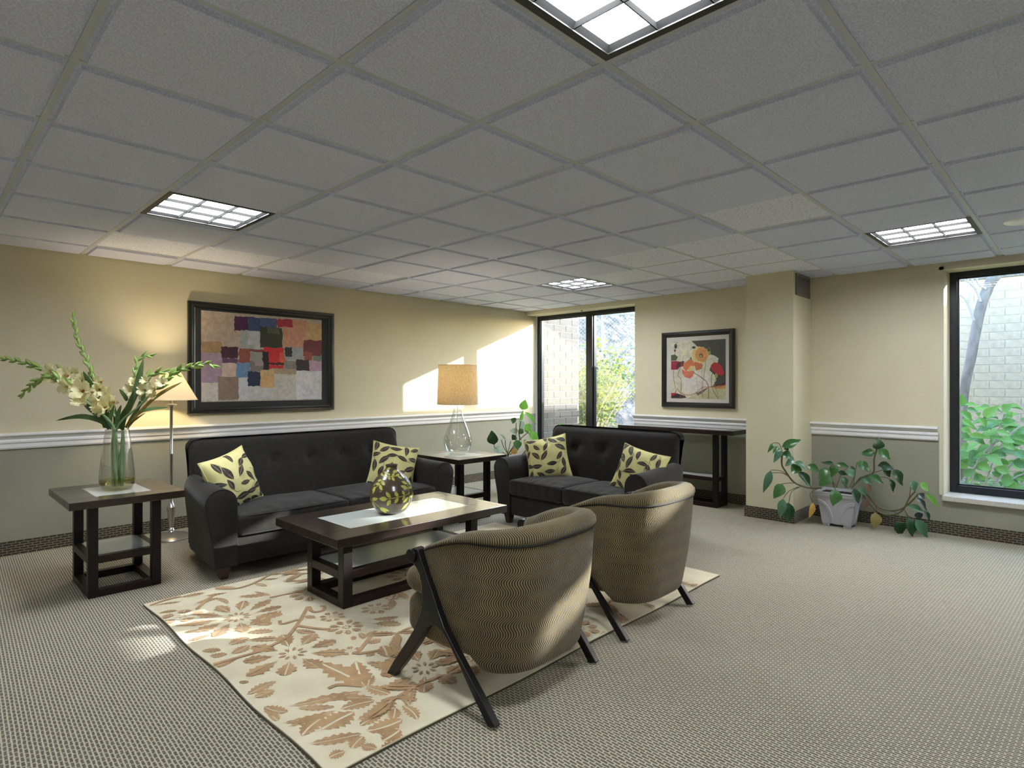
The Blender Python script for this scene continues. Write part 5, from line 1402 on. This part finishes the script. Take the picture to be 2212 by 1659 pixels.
# ---------------------------------------------------------------- glass table lamp on the corner table
tl = thing('table_lamp', 'clear glass teardrop lamp with linen drum shade on the corner end table', 'lamp', (3.755, 4.415, 0.6052))
gp = [(0.001, 0.0), (0.062, 0.0), (0.092, 0.012), (0.119, 0.048), (0.134, 0.095), (0.137, 0.135), (0.130, 0.18), (0.112, 0.235), (0.088, 0.29), (0.066, 0.345), (0.050, 0.395), (0.041, 0.44), (0.036, 0.475), (0.034, 0.49)]
m_ = MB(); m_.lathe(gp, 48); m_.build('glass_body', M_clear, tl, smooth=True)
m_ = MB(); m_.lathe([(0.001, 0.490), (0.036, 0.490), (0.036, 0.502), (0.010, 0.506), (0.010, 0.58)], 24); m_.build('neck_cap', M_nickel, tl, smooth=True)
m_ = MB(); m_.tube(smooth_path([(0.0, 0, 0.49), (-0.004, 0, 0.36), (-0.012, 0.0, 0.22), (-0.022, 0, 0.10), (-0.05, 0.0, 0.035), (-0.108, 0.02, 0.03)], 5), 0.0022, 6); m_.build('inner_cord', M_cord, tl, smooth=True)
m_ = MB(); m_.lathe([(0.200, 0.487), (0.187, 0.868)], 48); m_.lathe([(0.1985, 0.487), (0.1855, 0.868)], 48)
m_.build('lamp_shade', M_shade_linen, tl, smooth=True, fix=False)
m_ = MB()
for (r_, z_) in ((0.2, 0.487), (0.187, 0.868)):
    m_.tube([(r_ * math.cos(2 * PI * k / 40), r_ * math.sin(2 * PI * k / 40), z_) for k in range(40)], 0.0022, 5, closed=True)
m_.build('shade_rim', M_shade_linen, tl)
m_ = MB(); m_.lathe([(0.0005, 0.70), (0.02, 0.693), (0.03, 0.67), (0.026, 0.645), (0.013, 0.61), (0.013, 0.58)], 16); m_.build('bulb', M_bulb, tl, smooth=True)
bulb_light('bulb_light', (0, 0, 0.735), (1.0, 0.87, 0.66), TABLE_LAMP_W, 0.03, tl)

# ---------------------------------------------------------------- glass vase and gladioli
VB = Vector((0.957, 4.535, 0.6052))
gv = thing('glass_vase', 'tall clear glass vase of cut stems on the end table by the wall', 'vase', VB)
hv = 0.388
def sq_ring(r_, z_, n=40):
    out = []
    for k in range(n):
        a = 2 * PI * k / n; ca, sa = math.cos(a), math.sin(a); e = 0.62
        out.append((r_ * math.copysign(abs(ca) ** e, ca), r_ * math.copysign(abs(sa) ** e, sa), z_))
    return out
def sq_lathe(mb, prof, n=40):
    V = []; F = []
    for r_, z_ in prof: V += sq_ring(r_, z_, n)
    for i in range(len(prof) - 1):
        for j in range(n): F.append((i * n + j, i * n + (j + 1) % n, (i + 1) * n + (j + 1) % n, (i + 1) * n + j))
    F.append(tuple(range(n)))
    F.append(tuple(range((len(prof) - 1) * n, len(prof) * n))) if prof[-1][1] < 0.2 else None
    mb.add(V, F)
m_ = MB(); sq_lathe(m_, [(0.056, 0.0), (0.074, 0.006), (0.0865, 0.03), (0.089, 0.06), (0.086, 0.12), (0.079, 0.20), (0.071, 0.28), (0.064, 0.34), (0.058, hv)])
o = m_.build('glass_body', M_clear, gv, smooth=True, rot=(0, 0, 0.78))
m_ = MB(); m_.tube(sq_ring(0.058, hv), 0.0028, 6, closed=True); m_.build('rim', M_clear, gv, smooth=True, rot=(0, 0, 0.78))
m_ = MB(); sq_lathe(m_, [(0.052, 0.008), (0.070, 0.012), (0.083, 0.032), (0.0855, 0.060), (0.0855, 0.068)]); m_.build('water', M_water, gv, smooth=True, rot=(0, 0, 0.78))
M_glad_stem = mat('gladiolus_stem', (142, 168, 116), 0.5, col2=(112, 146, 96), scale=12)
M_bud = leaf_mat('gladiolus_bud', (150, 180, 92), (182, 204, 120), 0.5, 0.3)
M_petal = leaf_mat('cream_petal', (246, 240, 200), (236, 228, 172), 0.6, 0.35)
M_throat = mat('floret_throat', (206, 150, 96), 0.6)
LM = {0: leaf_mat('sword_leaf_dark', (52, 76, 34), (70, 98, 44), 0.45, 0.2), 1: leaf_mat('sword_leaf_mid', (104, 134, 88), (84, 118, 70), 0.45, 0.25), 2: leaf_mat('sword_leaf_dry', (150, 140, 70), (128, 104, 48), 0.5, 0.25)}
def floret_mesh():
    mb = MB(); rr = random.Random(2)
    for q in range(6):
        a = 2 * PI * q / 6 + (0.2 if q % 2 else 0)
        ln = 1.0 if q % 2 else 0.9; wd = 0.78 if q % 2 else 0.62
        V = []; F = []
        for i in range(5):
            s = i / 4
            hw = wd * 0.5 * (0.25 + 0.75 * math.sin(min(PI * 0.62, PI * 0.72 * s))) * (0.72 if i == 4 else 1)
            rad = 0.12 + 0.62 * s * ln + 0.2 * s * s
            h = -0.75 + 1.05 * s ** 0.7 - 0.22 * s ** 3
            for c in (-1, -0.4, 0.4, 1):
                z_ = h + (0.13 * math.sin(c * 3 + q * 2 + s * 4) if i > 2 else 0) + 0.08 * c * c
                x, y = rad, c * hw
                V.append((x * math.cos(a) - y * math.sin(a), x * math.sin(a) + y * math.cos(a), z_ + (0.05 if q % 2 else 0)))
        for i in range(4):
            for j in range(3): F.append((i * 4 + j, i * 4 + j + 1, (i + 1) * 4 + j + 1, (i + 1) * 4 + j))
        mb.add(V, F, 0)
    mb.lathe([(0.02, -0.95), (0.10, -0.72), (0.16, -0.5)], 8, m=1)
    mb.tube([(0, 0, -0.7), (0.03, 0.02, 0.1)], 0.03, 5, m=1)
    o = mb.build('floret_src', [M_petal, M_throat], smooth=1.5, fix=False)
    me = o.data; bpy.data.objects.remove(o); return me
def bud_mesh():
    mb = MB()
    mb.lathe([(0.03, 0.0), (0.13, 0.2), (0.17, 0.45), (0.11, 0.75), (0.01, 1.0)], 7)
    mb.add([(-0.16, 0.02, 0.0), (0.16, 0.02, 0.0), (0.2, 0.10, 0.5), (-0.2, 0.10, 0.5), (0.0, 0.2, 1.12)], [(0, 1, 2, 3), (3, 2, 4)])
    o = mb.build('bud_src', M_bud, smooth=1.2); me = o.data; bpy.data.objects.remove(o); return me
fl_me, bud_me = floret_mesh(), bud_mesh()
CAMV = Vector((-0.72, -0.69, 0.1))
glads = []
desc = ['tallest gladiolus stem, rising upright above the glass vase', 'longest cream gladiolus stem, reaching left out of the picture', 'drooping gladiolus stem whose tip hangs at the far left', 'short gladiolus stem in the left cluster with cream florets', 'gladiolus stem right of centre whose tip bends over', 'gladiolus stem reaching right across the lampshade to the picture frame', 'thin gladiolus stem lying along the top of the lampshade']
start_bud = [0.40, 0.62, 0.66, 0.80, 0.62, 0.64, 0.66]
rr = random.Random(9)
for k, st_ in enumerate(GLAD_STEMS):
    base = Vector((VB.x + 0.03 * math.cos(k * 0.9), VB.y + 0.03 * math.sin(k * 0.9), VB.z + 0.02))
    t = thing('gladiolus', desc[k], 'flower', base, 0, 'cut gladioli in the glass vase')
    mouth = Vector((VB.x + 0.030 * math.cos(k * 2.1), VB.y + 0.030 * math.sin(k * 2.1), VB.z + hv - 0.01))
    pts = [base, mouth] + [Vector(p) for p in st_[2:]]
    P = smooth_path(pts, 5)
    m_ = MB(); nP = len(P)
    m_.tube([p - base for p in P], [0.0075 - 0.0055 * (i / nP) ** 1.3 for i in range(nP)], 7); m_.build('stem', M_glad_stem, t, smooth=True)
    # buds along the end
    cum = [0]
    for a, b_ in zip(P[:-1], P[1:]): cum.append(cum[-1] + (b_ - a).length)
    d = cum[-1] * start_bud[k]; side = 1; q = 0
    while d < cum[-1]:
        i = max(j for j in range(len(cum)) if cum[j] <= d); i = min(i, len(P) - 2)
        tdir = (P[i + 1] - P[i]).normalized()
        sd = tdir.cross(CAMV).normalized()
        f = d / cum[-1]
        sz = 0.078 - 0.034 * (f - start_bud[k]) / (1 - start_bud[k])
        z_ = (tdir + sd * side * 0.38 + CAMV * rr.uniform(-0.2, 0.35)).normalized()
        x = z_.cross(CAMV).normalized(); y = z_.cross(x)
        o = bpy.data.objects.new('bud', bud_me); COL.objects.link(o); o.parent = t
        o.matrix_local = Matrix.Translation(P[i] - base) @ Matrix((x * sz, y * sz, z_ * sz)).transposed().to_4x4()
        side = -side; d += 0.027 + 0.03 * (1 - f); q += 1
    glads.append((t, base))
for (x, y, z_, dia, k) in GLAD_FLORETS:
    t, base = glads[k]
    f = (CAMV + Vector((rr.uniform(-0.5, 0.5), rr.uniform(-0.5, 0.5), rr.uniform(-0.25, 0.5)))).normalized()
    xx = f.orthogonal().normalized(); yy = f.cross(xx)
    s_ = dia * 1.25
    o = bpy.data.objects.new('floret', fl_me); COL.objects.link(o); o.parent = t
    o.matrix_local = Matrix.Translation(Vector((x, y, z_)) - base) @ Matrix((xx * s_, yy * s_, f * s_)).transposed().to_4x4() @ Matrix.Rotation(rr.uniform(0, 6), 4, 'Z')
owner = [2, 1, 2, 4, 4, 6, 5, 5, 3, 0, 6, 3, 0, 6]
for (pts, w_, c), k in zip(GLAD_LEAVES, owner):
    t, base = glads[k]
    P = smooth_path([Vector(p) - base for p in pts], 5)
    V = []; F = []
    for i, p in enumerate(P):
        td = (P[min(i + 1, len(P) - 1)] - P[max(i - 1, 0)]).normalized()
        sd = td.cross(CAMV + Vector((0, 0, 0.35))).normalized(); nn = sd.cross(td)
        f = i / (len(P) - 1)
        hw = w_ * 0.5 * (0.55 + 0.45 * math.sin(PI * min(1, f * 1.3)) if f < 0.6 else 1.0 * (1 - ((f - 0.6) / 0.4) ** 1.6) * 0.95 + 0.01)
        V += [p - sd * hw, p + nn * hw * 0.22, p + sd * hw]
    for i in range(len(P) - 1):
        a = i * 3; F += [(a, a + 1, a + 4, a + 3), (a + 1, a + 2, a + 5, a + 4)]
    mb = MB(); mb.add(V, F); mb.build('sword_leaf', LM[c], t, smooth=1.2, fix=False)
# ---------------------------------------------------------------- potted plants
LEAFM = {0: leaf_mat('leaf_green', (48, 90, 42), (68, 112, 54), 0.3, 0.12), 1: leaf_mat('leaf_bluegreen', (84, 122, 94), (60, 100, 68), 0.3, 0.12),
         2: leaf_mat('leaf_dark', (24, 54, 27), (36, 72, 36), 0.32, 0.12), 3: leaf_mat('leaf_yellow', (206, 166, 84), (180, 136, 66), 0.6, 0.3),
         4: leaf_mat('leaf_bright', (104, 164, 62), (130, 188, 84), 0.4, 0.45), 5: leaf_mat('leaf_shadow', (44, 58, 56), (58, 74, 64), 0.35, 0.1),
         6: leaf_mat('leaf_olive', (164, 150, 92), (142, 126, 74), 0.55, 0.2), 7: leaf_mat('leaf_brown', (120, 84, 60), (96, 66, 48), 0.7, 0.1),
         8: leaf_mat('leaf_pale', (186, 200, 182), (158, 182, 158), 0.45, 0.25)}
LEAFME = {k: [leaf_mesh('leaf_%d_%d' % (k, q), LEAFM[k], droop=d_, fold=f_) for q, (d_, f_) in enumerate(((0.10, 0.18), (0.22, 0.12), (-0.06, 0.24)))] for k in LEAFM}
kind_label = {3: 'yellowed leaf', 6: 'faded olive tan leaf', 7: 'withered brown leaf'}
PB = Vector((5.96, 1.642, 0.0))
pt = thing('potted_plant', 'sprawling leafy plant in a grey arched planter beside the pillar', 'plant', PB, 0)
rr = random.Random(4)
# planter: tapered box with rim, arch ribs and feet
m_ = MB()
def ring(hx, hy, z_): return [(-hx, -hy, z_), (hx, -hy, z_), (hx, hy, z_), (-hx, hy, z_)]
lv = [ring(0.098, 0.118, 0.022), ring(0.127, 0.152, 0.268), ring(0.138, 0.163, 0.272), ring(0.142, 0.168, 0.300), ring(0.146, 0.172, 0.302), ring(0.146, 0.172, 0.312), ring(0.128, 0.154, 0.312), ring(0.120, 0.146, 0.285)]
V = [p for r_ in lv for p in r_]
m_.add(V, [(i * 4 + j, i * 4 + (j + 1) % 4, (i + 1) * 4 + (j + 1) % 4, (i + 1) * 4 + j) for i in range(len(lv) - 1) for j in range(4)] + [(3, 2, 1, 0)])
m_.build('planter_box', M_pot, pt, bevel=0.004)
m_ = MB()
def face_x(v, z_):      # point on the -x face
    f = (z_ - 0.022) / 0.246
    return (-(0.098 + 0.029 * f) - 0.001, v * (0.118 + 0.034 * f), z_)
def face_y(v, z_):
    f = (z_ - 0.022) / 0.246
    return (v * (0.098 + 0.029 * f), -(0.118 + 0.034 * f) - 0.001, z_)
for fc in (face_x, face_y):
    for off in (0.0, 0.05, 0.1):
        for s in (-1, 1):
            pts = []
            for k in range(12):
                a = PI / 2 * k / 11
                pts.append(fc(s * (1.0 - (0.78 - off) * math.sin(a)), 0.235 - off * 0.22 - (0.20 - off * 0.22) * (1 - math.cos(a))))
            m_.tube(pts, 0.006, 6)
m_.build('arch_rib', M_pot, pt, smooth=True)
ft = None
for sx in (-1, 1):
    for sy in (-1, 1):
        if ft is None:
            q = MB(); q.box(-0.02, 0.02, -0.03, 0.03, 0, 0.024); ft = q.build('foot', M_pot, pt, loc=(sx * 0.074, sy * 0.085, 0), bevel=0.003)
        else: inst(ft, pt, (sx * 0.074, sy * 0.085, 0))
m_ = MB(); m_.grid(lambda u, v: ((2 * u - 1) * 0.122, (2 * v - 1) * 0.148, 0.292 + 0.012 * mnoise.noise(Vector((u * 9, v * 9, 0)))), 10, 10); m_.build('soil', M_soil, pt, smooth=True)
for k, st_ in enumerate(PLANT_STEMS):
    m_ = MB(); P = smooth_path([Vector(p) - PB for p in st_], 4)
    thick = 0.0075 if k in (0, 7, 8, 9) else 0.0032
    m_.tube(P, thick, 6); m_.build('stem', M_stem, pt, smooth=True)
for (x0, y0, z0, x1, y1, z1, w_, k) in PLANT_LEAVES:
    f = Vector((-0.72 + rr.uniform(-0.35, 0.35), -0.62 + rr.uniform(-0.35, 0.35), 0.45 + rr.uniform(-0.3, 0.3)))
    o = put_leaf(rr.choice(LEAFME[k]), pt, (x0, y0, z0), (x1, y1, z1), w_ * 1.1, f, org=PB)
    if k in kind_label: o['label'] = kind_label[k]

LB = Vector((4.93, 4.87, 0.0))
lp_ = thing('corner_plant', 'bright green leafy plant in the corner beside the far window', 'plant', LB, 0)
m_ = MB(); m_.lathe([(0.001, 0.0), (0.105, 0.0), (0.112, 0.01), (0.145, 0.37), (0.155, 0.38), (0.155, 0.41), (0.142, 0.412), (0.135, 0.38)], 28); m_.build('flower_pot', M_pot, lp_, smooth=True)
m_ = MB(); m_.lathe([(0.0005, 0.40), (0.07, 0.397), (0.138, 0.385)], 20); m_.build('soil', M_soil, lp_, smooth=True)
for st_ in LILY_STEMS:
    P = [Vector(p) - LB for p in st_]
    if P[0].z > 0.39:
        P = [Vector((P[0].x * 0.6, P[0].y * 0.6, 0.38))] + P
    if Vector((P[0].x, P[0].y)).length > 0.12: P[0] = Vector((0.05, 0.02, 0.38))
    m_ = MB(); m_.tube(smooth_path(P, 4), 0.0048, 6); m_.build('stem', M_stem, lp_, smooth=True)
for (x0, y0, z0, x1, y1, z1, w_, k) in LILY_LEAVES:
    f = Vector((-0.72 + rr.uniform(-0.3, 0.3), -0.66 + rr.uniform(-0.3, 0.3), 0.3 + rr.uniform(-0.3, 0.3)))
    o = put_leaf(rr.choice(LEAFME[k]), lp_, (x0, y0, z0), (x1, y1, z1), w_ * 1.25, f, org=LB)
    if k in kind_label: o['label'] = kind_label[k]

# ---------------------------------------------------------------- outside
M_brick = mat('jumbo_brick', (80, 79, 77), 0.85, col2=(62, 62, 61), scale=26, bump=0.4, bscale=160, bdist=0.004)
M_brick_b = mat('jumbo_brick_tan', (176, 163, 142), 0.85, col2=(158, 147, 129), scale=18, bump=0.3, bscale=160, bdist=0.004)
M_mortar = mat('mortar', (186, 181, 172), 0.9)
M_conc = mat('rough_concrete', (140, 137, 132), 0.9, col2=(92, 90, 87), scale=60, bump=0.5, bscale=90, bdist=0.006)
M_grass = mat('dry_lawn', (140, 140, 92), 0.95, col2=(176, 164, 120), scale=3, bump=0.6, bscale=30)
g_ = MB(); g_.box(6.66, 80, -40, 60, -0.2, 0.03); struct(g_.build('ground', M_grass))
def brick_wall(name, fn, length, z0, z1, bl, bh, mb_, mm, holes=None, n0=0):
    """fn(u, z, d): u along the wall, d proud of the mortar face"""
    w_ = MB()
    V = [fn(0, z0, 0), fn(length, z0, 0), fn(length, z1, 0), fn(0, z1, 0), fn(0, z0, -0.18), fn(length, z0, -0.18), fn(length, z1, -0.18), fn(0, z1, -0.18)]
    w_.add(V, [(0, 1, 2, 3), (4, 5, 6, 7), (0, 1, 5, 4), (1, 2, 6, 5), (2, 3, 7, 6), (3, 0, 4, 7)])
    wall = struct(w_.build(name, mm))
    j = 0.009
    src = {}
    rows = int((z1 - z0) / bh + 0.001)
    for r_ in range(rows):
        u = -(bl / 2) * (r_ % 2)
        while u < length - 0.02:
            a, b_ = max(u, 0) + j / 2, min(u + bl, length) - j / 2
            if b_ - a > 0.03:
                key = round(b_ - a, 3)
                p0 = Vector(fn(a, z0 + r_ * bh + j / 2, 0))
                if key not in src:
                    q = MB(); f0 = Vector(fn(0, 0, 0)); du = Vector(fn(1, 0, 0)) - f0; dd = Vector(fn(0, 0, 1)) - f0
                    Lq, hq = b_ - a, bh - j
                    Vq = []
                    for d_ in (-0.01, 0.007):
                        for (uu, zz) in ((0, 0), (Lq, 0), (Lq, hq), (0, hq)):
                            Vq.append(du * uu + Vector((0, 0, zz)) + dd * d_)
                    q.add(Vq, [(0, 1, 2, 3), (4, 5, 6, 7), (0, 1, 5, 4), (1, 2, 6, 5), (2, 3, 7, 6), (3, 0, 4, 7)])
                    o = q.build('brick', mb_, wall, loc=p0); src[key] = o
                else:
                    inst(src[key], wall, p0)
            u += bl
    return wall
# brick wall continuing the long wall outside the corner window
brick_wall('wall_outside_left', lambda u, z_, d: (6.70 + u, 5.95 - d, z_), 0.93, 0.03, 2.63, 0.30, 0.104, M_brick, M_mortar)
w_ = MB(); w_.box(6.70, 7.63, 5.94, 6.13, 2.63, 3.3); struct(w_.build('trim_7', M_conc))
# facing wing seen through the near window
FWX = 9.4
brick_wall('wall_outside_right', lambda u, z_, d: (FWX - d, 1.2 - u, z_), 2.55, 0.03, 2.60, 0.30, 0.1, M_brick_b, M_mortar)
w_ = MB(); w_.box(FWX, FWX + 0.18, -6.0, -1.35, 0.03, 2.6); w_.box(FWX - 0.03, FWX + 0.22, -6.0, 1.2, 2.60, WING_TOP); struct(w_.build('trim_8', M_conc))
# unseen wall added between the windows to shade the sun patch's lower edge
w_ = MB(); w_.box(6.66, 11.5, 3.35, 3.50, 0.03, 2.17); w_.box(6.66, 11.5, 3.33, 3.52, 2.17, 2.215); struct(w_.build('wall_sun_block', M_conc))

# tree trunk and twigs outside the near window
TB = Vector((TRUNK[0][0], TRUNK[0][1], 0.0))
tr = thing('garden_tree', 'smooth grey leaning tree trunk outside the near window', 'tree', TB)
M_bark = mat('grey_bark', (132, 126, 120), 0.85, col2=(88, 83, 78), scale=9, stretch=(1, 1, 0.5), bump=0.4, bscale=40, lo=0.3, hi=0.7)
P = [Vector(p[:3]) - TB for p in TRUNK]; R = [p[3] for p in TRUNK]
P = [Vector((P[0].x, P[0].y, 0.03))] + P; R = [R[0] * 1.25] + R
m_ = MB(); SP = smooth_path(P, 3); RR = [R[min(len(R) - 1, i // 3)] for i in range(len(SP))]
RR = [r_ * (1 + 0.06 * mnoise.noise(Vector((i * 0.7, 0, 0)))) for i, r_ in enumerate(RR)]
m_.tube(SP, RR, 14); m_.build('trunk', M_bark, tr, smooth=True)
M_twig = mat('twig', (150, 142, 140), 0.8)
for tw in TWIGS:
    m_ = MB(); pp = smooth_path([Vector(p) - TB for p in tw], 4)
    m_.tube(pp, [0.016 - 0.012 * i / len(pp) for i in range(len(pp))], 5); m_.build('branch', M_twig, tr, smooth=True)
sh = thing('leafy_shrub', 'bright green broad leaved shrub growing outside the near window', 'shrub', (7.86, 0.80, 0.03))
SB = Vector((7.86, 0.80, 0.03))
SHM = [leaf_mat('shrub_leaf_a', (84, 138, 58), (104, 154, 74), 0.45, 0.35), leaf_mat('shrub_leaf_b', (104, 156, 70), (124, 172, 92), 0.45, 0.4), leaf_mat('shrub_leaf_c', (72, 120, 62), (92, 140, 80), 0.4, 0.3)]
SHME = [leaf_mesh('shrub_leaf_%d' % k, m, droop=0.14, fold=0.2, shape=0.9) for k, m in enumerate(SHM)]
for st_ in SHRUB_STEMS:
    P = [Vector(p) - SB for p in st_]; P = [Vector((P[0].x * 0.7, P[0].y * 0.7, 0.0))] + P
    m_ = MB(); m_.tube(smooth_path(P, 4), 0.008, 6); m_.build('stem', M_twig, sh, smooth=True)
for (x0, y0, z0, x1, y1, z1, w_, k) in SHRUB_LEAVES:
    for q in range(2):
        dv = Vector((rr.uniform(0.15, 0.55), rr.uniform(-0.2, 0.2), rr.uniform(-0.16, 0.02))); an = Vector((rr.uniform(-0.08, 0.08), rr.uniform(-0.12, 0.12), rr.uniform(-0.05, 0.05)))
        if z0 + dv.z > 0.12 and z1 + dv.z > 0.1:
            put_leaf(SHME[(k + 1 + q) % 3], sh, Vector((x0, y0, z0)) + dv, Vector((x1, y1, z1)) + dv + an, w_ * 1.15, Vector((-0.7 + rr.uniform(-0.3, 0.3), rr.uniform(-0.3, 0.3), 0.5)), org=SB)
    put_leaf(SHME[k], sh, (x0, y0, z0), (x1, y1, z1), w_ * 1.2, Vector((-0.75 + rr.uniform(-0.3, 0.3), rr.uniform(-0.3, 0.3), 0.55)), org=SB)
gc = MB()
for k in range(900):
    x, y = rr.uniform(7.2, 9.3), rr.uniform(-0.6, 1.35)
    h = rr.uniform(0.02, 0.16); a = rr.uniform(0, 6.28); s = rr.uniform(0.03, 0.075)
    c, d = math.cos(a) * s, math.sin(a) * s
    gc.add([(x, y, 0.03 + h), (x + c - d * 0.4, y + d + c * 0.4, 0.045 + h), (x + c * 2, y + d * 2, 0.03 + h), (x + c + d * 0.4, y + d - c * 0.4, 0.045 + h)], [(0, 1, 2, 3)])
o = gc.build('ground_cover', leaf_mat('ground_cover_leaf', (128, 170, 120), (160, 190, 140), 0.5, 0.3), fix=False)
tag(o, 'low green ground cover leaves at the foot of the shrub outside', 'ground cover', kind='stuff')

# yellow-green bush outside the far window
BB = Vector((8.95, 6.72, 0.03))
bu = thing('garden_bush', 'yellow green leafy bush with bare lower stems outside the far window', 'bush', BB)
brm = MB(); tips = []
for k in range(46):
    a = rr.uniform(0, 2 * PI); sp_ = rr.uniform(0.25, 1.0); hgt = rr.uniform(1.15, 1.85)
    pts = [Vector((0.16 * math.cos(a), 0.16 * math.sin(a), 0.0)), Vector((sp_ * 0.45 * math.cos(a), sp_ * 0.45 * math.sin(a), hgt * 0.5)), Vector((sp_ * math.cos(a + 0.2), sp_ * math.sin(a + 0.2), hgt))]
    P = smooth_path(pts, 5); brm.tube(P, [0.014 - 0.009 * i / len(P) for i in range(len(P))], 5)
    tips += P[4:]
    for q in range(4):
        p = P[rr.randrange(3, len(P) - 1)]; e = p + Vector((rr.uniform(-0.35, 0.35), rr.uniform(-0.35, 0.35), rr.uniform(0.15, 0.4)))
        brm.tube([p, (p + e) / 2 + Vector((0.03, 0, 0.02)), e], [0.006, 0.004, 0.002], 4); tips += [(p + e) / 2, e, e]
brm.build('branches', mat('bush_wood', (176, 166, 150), 0.8), bu)
for nm, col, c2, cnt, zmin in (('foliage', (162, 164, 58), (134, 142, 54), 3000, 0.6), ('foliage', (92, 118, 58), (72, 100, 50), 2400, 0.25)):
    fm = MB()
    for k in range(cnt):
        p = rr.choice(tips)
        if p.z < zmin * rr.uniform(0.6, 1.6): continue
        p = p + Vector((rr.uniform(-0.12, 0.12), rr.uniform(-0.12, 0.12), rr.uniform(-0.1, 0.1)))
        d = Vector((rr.uniform(-1, 1), rr.uniform(-1, 1), rr.uniform(-0.9, 0.3))).normalized() * rr.uniform(0.05, 0.09)
        s = d.orthogonal().normalized() * d.length * 0.33
        fm.add([p, p + d * 0.5 + s, p + d, p + d * 0.5 - s], [(0, 1, 2, 3)])
    o = fm.build(nm, leaf_mat('bush_leaf_%d' % cnt if zmin > 0.5 else 'bush_leaf_low', col, c2, 0.5, 0.5), bu, fix=False); o['kind'] = 'stuff'

# lamp post, chain-link fence, hillside with bare trees
def far_pt(px_, py_, d):
    c_, s_ = math.cos(0.7744), math.sin(0.7744); a = (px_ - 1106) / 1278.0
    return Vector((d * (c_ + a * s_), d * (s_ - a * c_), 1.29 - (py_ - 829.5) / 1278.0 * d))
M_postm = mat('pale_post', (196, 206, 206), 0.5)
lpB = Vector((11.33, 9.26, 0.03))
lpst = thing('lamp_post', 'pale lamp post with a conical head beyond the bush', 'lamp post', lpB)
m_ = MB(); m_.lathe([(0.06, 0), (0.06, 2.35), (0.075, 2.36), (0.075, 2.45)], 14); m_.build('post', M_postm, lpst, smooth=True)
m_ = MB(); m_.lathe([(0.075, 2.45), (0.10, 2.62), (0.22, 2.92), (0.34, 3.02)], 20); m_.build('lantern', glass_mat('lantern_glass', (235, 238, 240), 0.15, 0.6), lpst, smooth=True)
m_ = MB(); m_.lathe([(0.001, 3.08), (0.36, 3.05), (0.36, 3.02), (0.3, 3.0)], 20); m_.build('lantern_cap', M_postm, lpst, smooth=True)
fnB = Vector((14.6, 10.5, 0.03))
fn_ = thing('chain_link_fence', 'grey chain link fence with rails beyond the lamp post', 'fence', fnB)
M_fence = mat('galvanised_wire', (150, 156, 158), 0.5, metal=0.4)
fdir = Vector((-0.62, 0.78, 0)).normalized()
p0 = None
for k in range(-2, 4):
    loc = fdir * (k * 2.2)
    if p0 is None:
        m_ = MB(); m_.lathe([(0.035, 0), (0.035, 3.6), (0.001, 3.62)], 8); p0 = m_.build('post', M_fence, fn_, loc=loc)
    else: inst(p0, fn_, loc)
for z_ in (3.35, 2.35, 0.15):
    m_ = MB(); m_.tube([fdir * -4.6 + Vector((0, 0, z_)), fdir * 6.8 + Vector((0, 0, z_))], 0.022, 6); m_.build('rail', M_fence, fn_)
m_ = MB()
L_ = 11.4; k = -3.2
while k < L_:
    for sg in (1, -1):
        a0 = max(0, k); a1 = min(L_, k + 3.2)
        if a1 > a0:
            za, zb = 0.15 + (a0 - k), 0.15 + (a1 - k)
            if sg < 0: za, zb = 3.5 - za, 3.5 - zb
            m_.tube([fdir * (a0 - 4.6) + Vector((0, 0, za)), fdir * (a1 - 4.6) + Vector((0, 0, zb))], 0.0045, 3)
    k += 0.11
o = m_.build('wire_mesh', M_fence, fn_); o['kind'] = 'stuff'
M_hill = mat('leaf_litter_slope', (136, 124, 112), 0.95, col2=(78, 73, 69), scale=1.6, bump=1.0, bscale=3, bdist=0.3, lo=0.35, hi=0.65)
m_ = MB()
def hillP(u, v):
    d = 17 + 16 * v; s = -14 + 34 * u
    base = Vector((d * 0.78, d * 0.66, 0)) + fdir * s
    return (base.x, base.y, 0.0 + 9.5 * v ** 0.9 + 0.5 * mnoise.noise(Vector((u * 9, v * 7, 0))))
m_.grid(hillP, 40, 24); struct(m_.build('hill', M_hill, smooth=True))
M_barebark = mat('bare_bark', (150, 140, 130), 0.85)
def bare_tree(label, base, H, seed):
    r_ = random.Random(seed)
    t = thing('bare_tree', label, 'tree', base, 0, 'bare trees on the slope')
    tm = MB(); bm_ = MB()
    def grow(p, d, ln, rad, lev, mb):
        q = p + d * ln * 0.5 + Vector((r_.uniform(-.1, .1), r_.uniform(-.1, .1), 0)) * ln; e = p + d * ln
        mb.tube([p, q, e], [rad, rad * 0.8, rad * 0.6], 5 if lev else 7)
        if lev < 4:
            for _ in range(3 if lev else 5):
                s = r_.uniform(0.45, 1.0); b_ = p + (e - p) * s
                nd = (d + Vector((r_.uniform(-1, 1), r_.uniform(-1, 1), r_.uniform(-0.1, 0.7))) * 0.75).normalized()
                grow(b_, nd, ln * r_.uniform(0.5, 0.7), rad * 0.5, lev + 1, bm_)
    grow(Vector((0, 0, -0.2)), Vector((0, 0, 1)), H * 0.5, 0.11, 0, tm)
    tm.build('trunk', M_barebark, t); bm_.build('branches', M_barebark, t)
def hill_at(u, v): return Vector(hillP(u, v))
bare_tree('bare tree on the slope seen between brick wall and mullion', hill_at(0.50, 0.12), 6.0, 1)
bare_tree('bare tree on the slope behind the lamp post', hill_at(0.40, 0.16), 7.0, 2)
bare_tree('bare tree on the slope at the right edge of the far window', hill_at(0.30, 0.10), 6.0, 3)
bare_tree('bare tree highest up the slope beyond the fence', hill_at(0.44, 0.34), 7.0, 4)
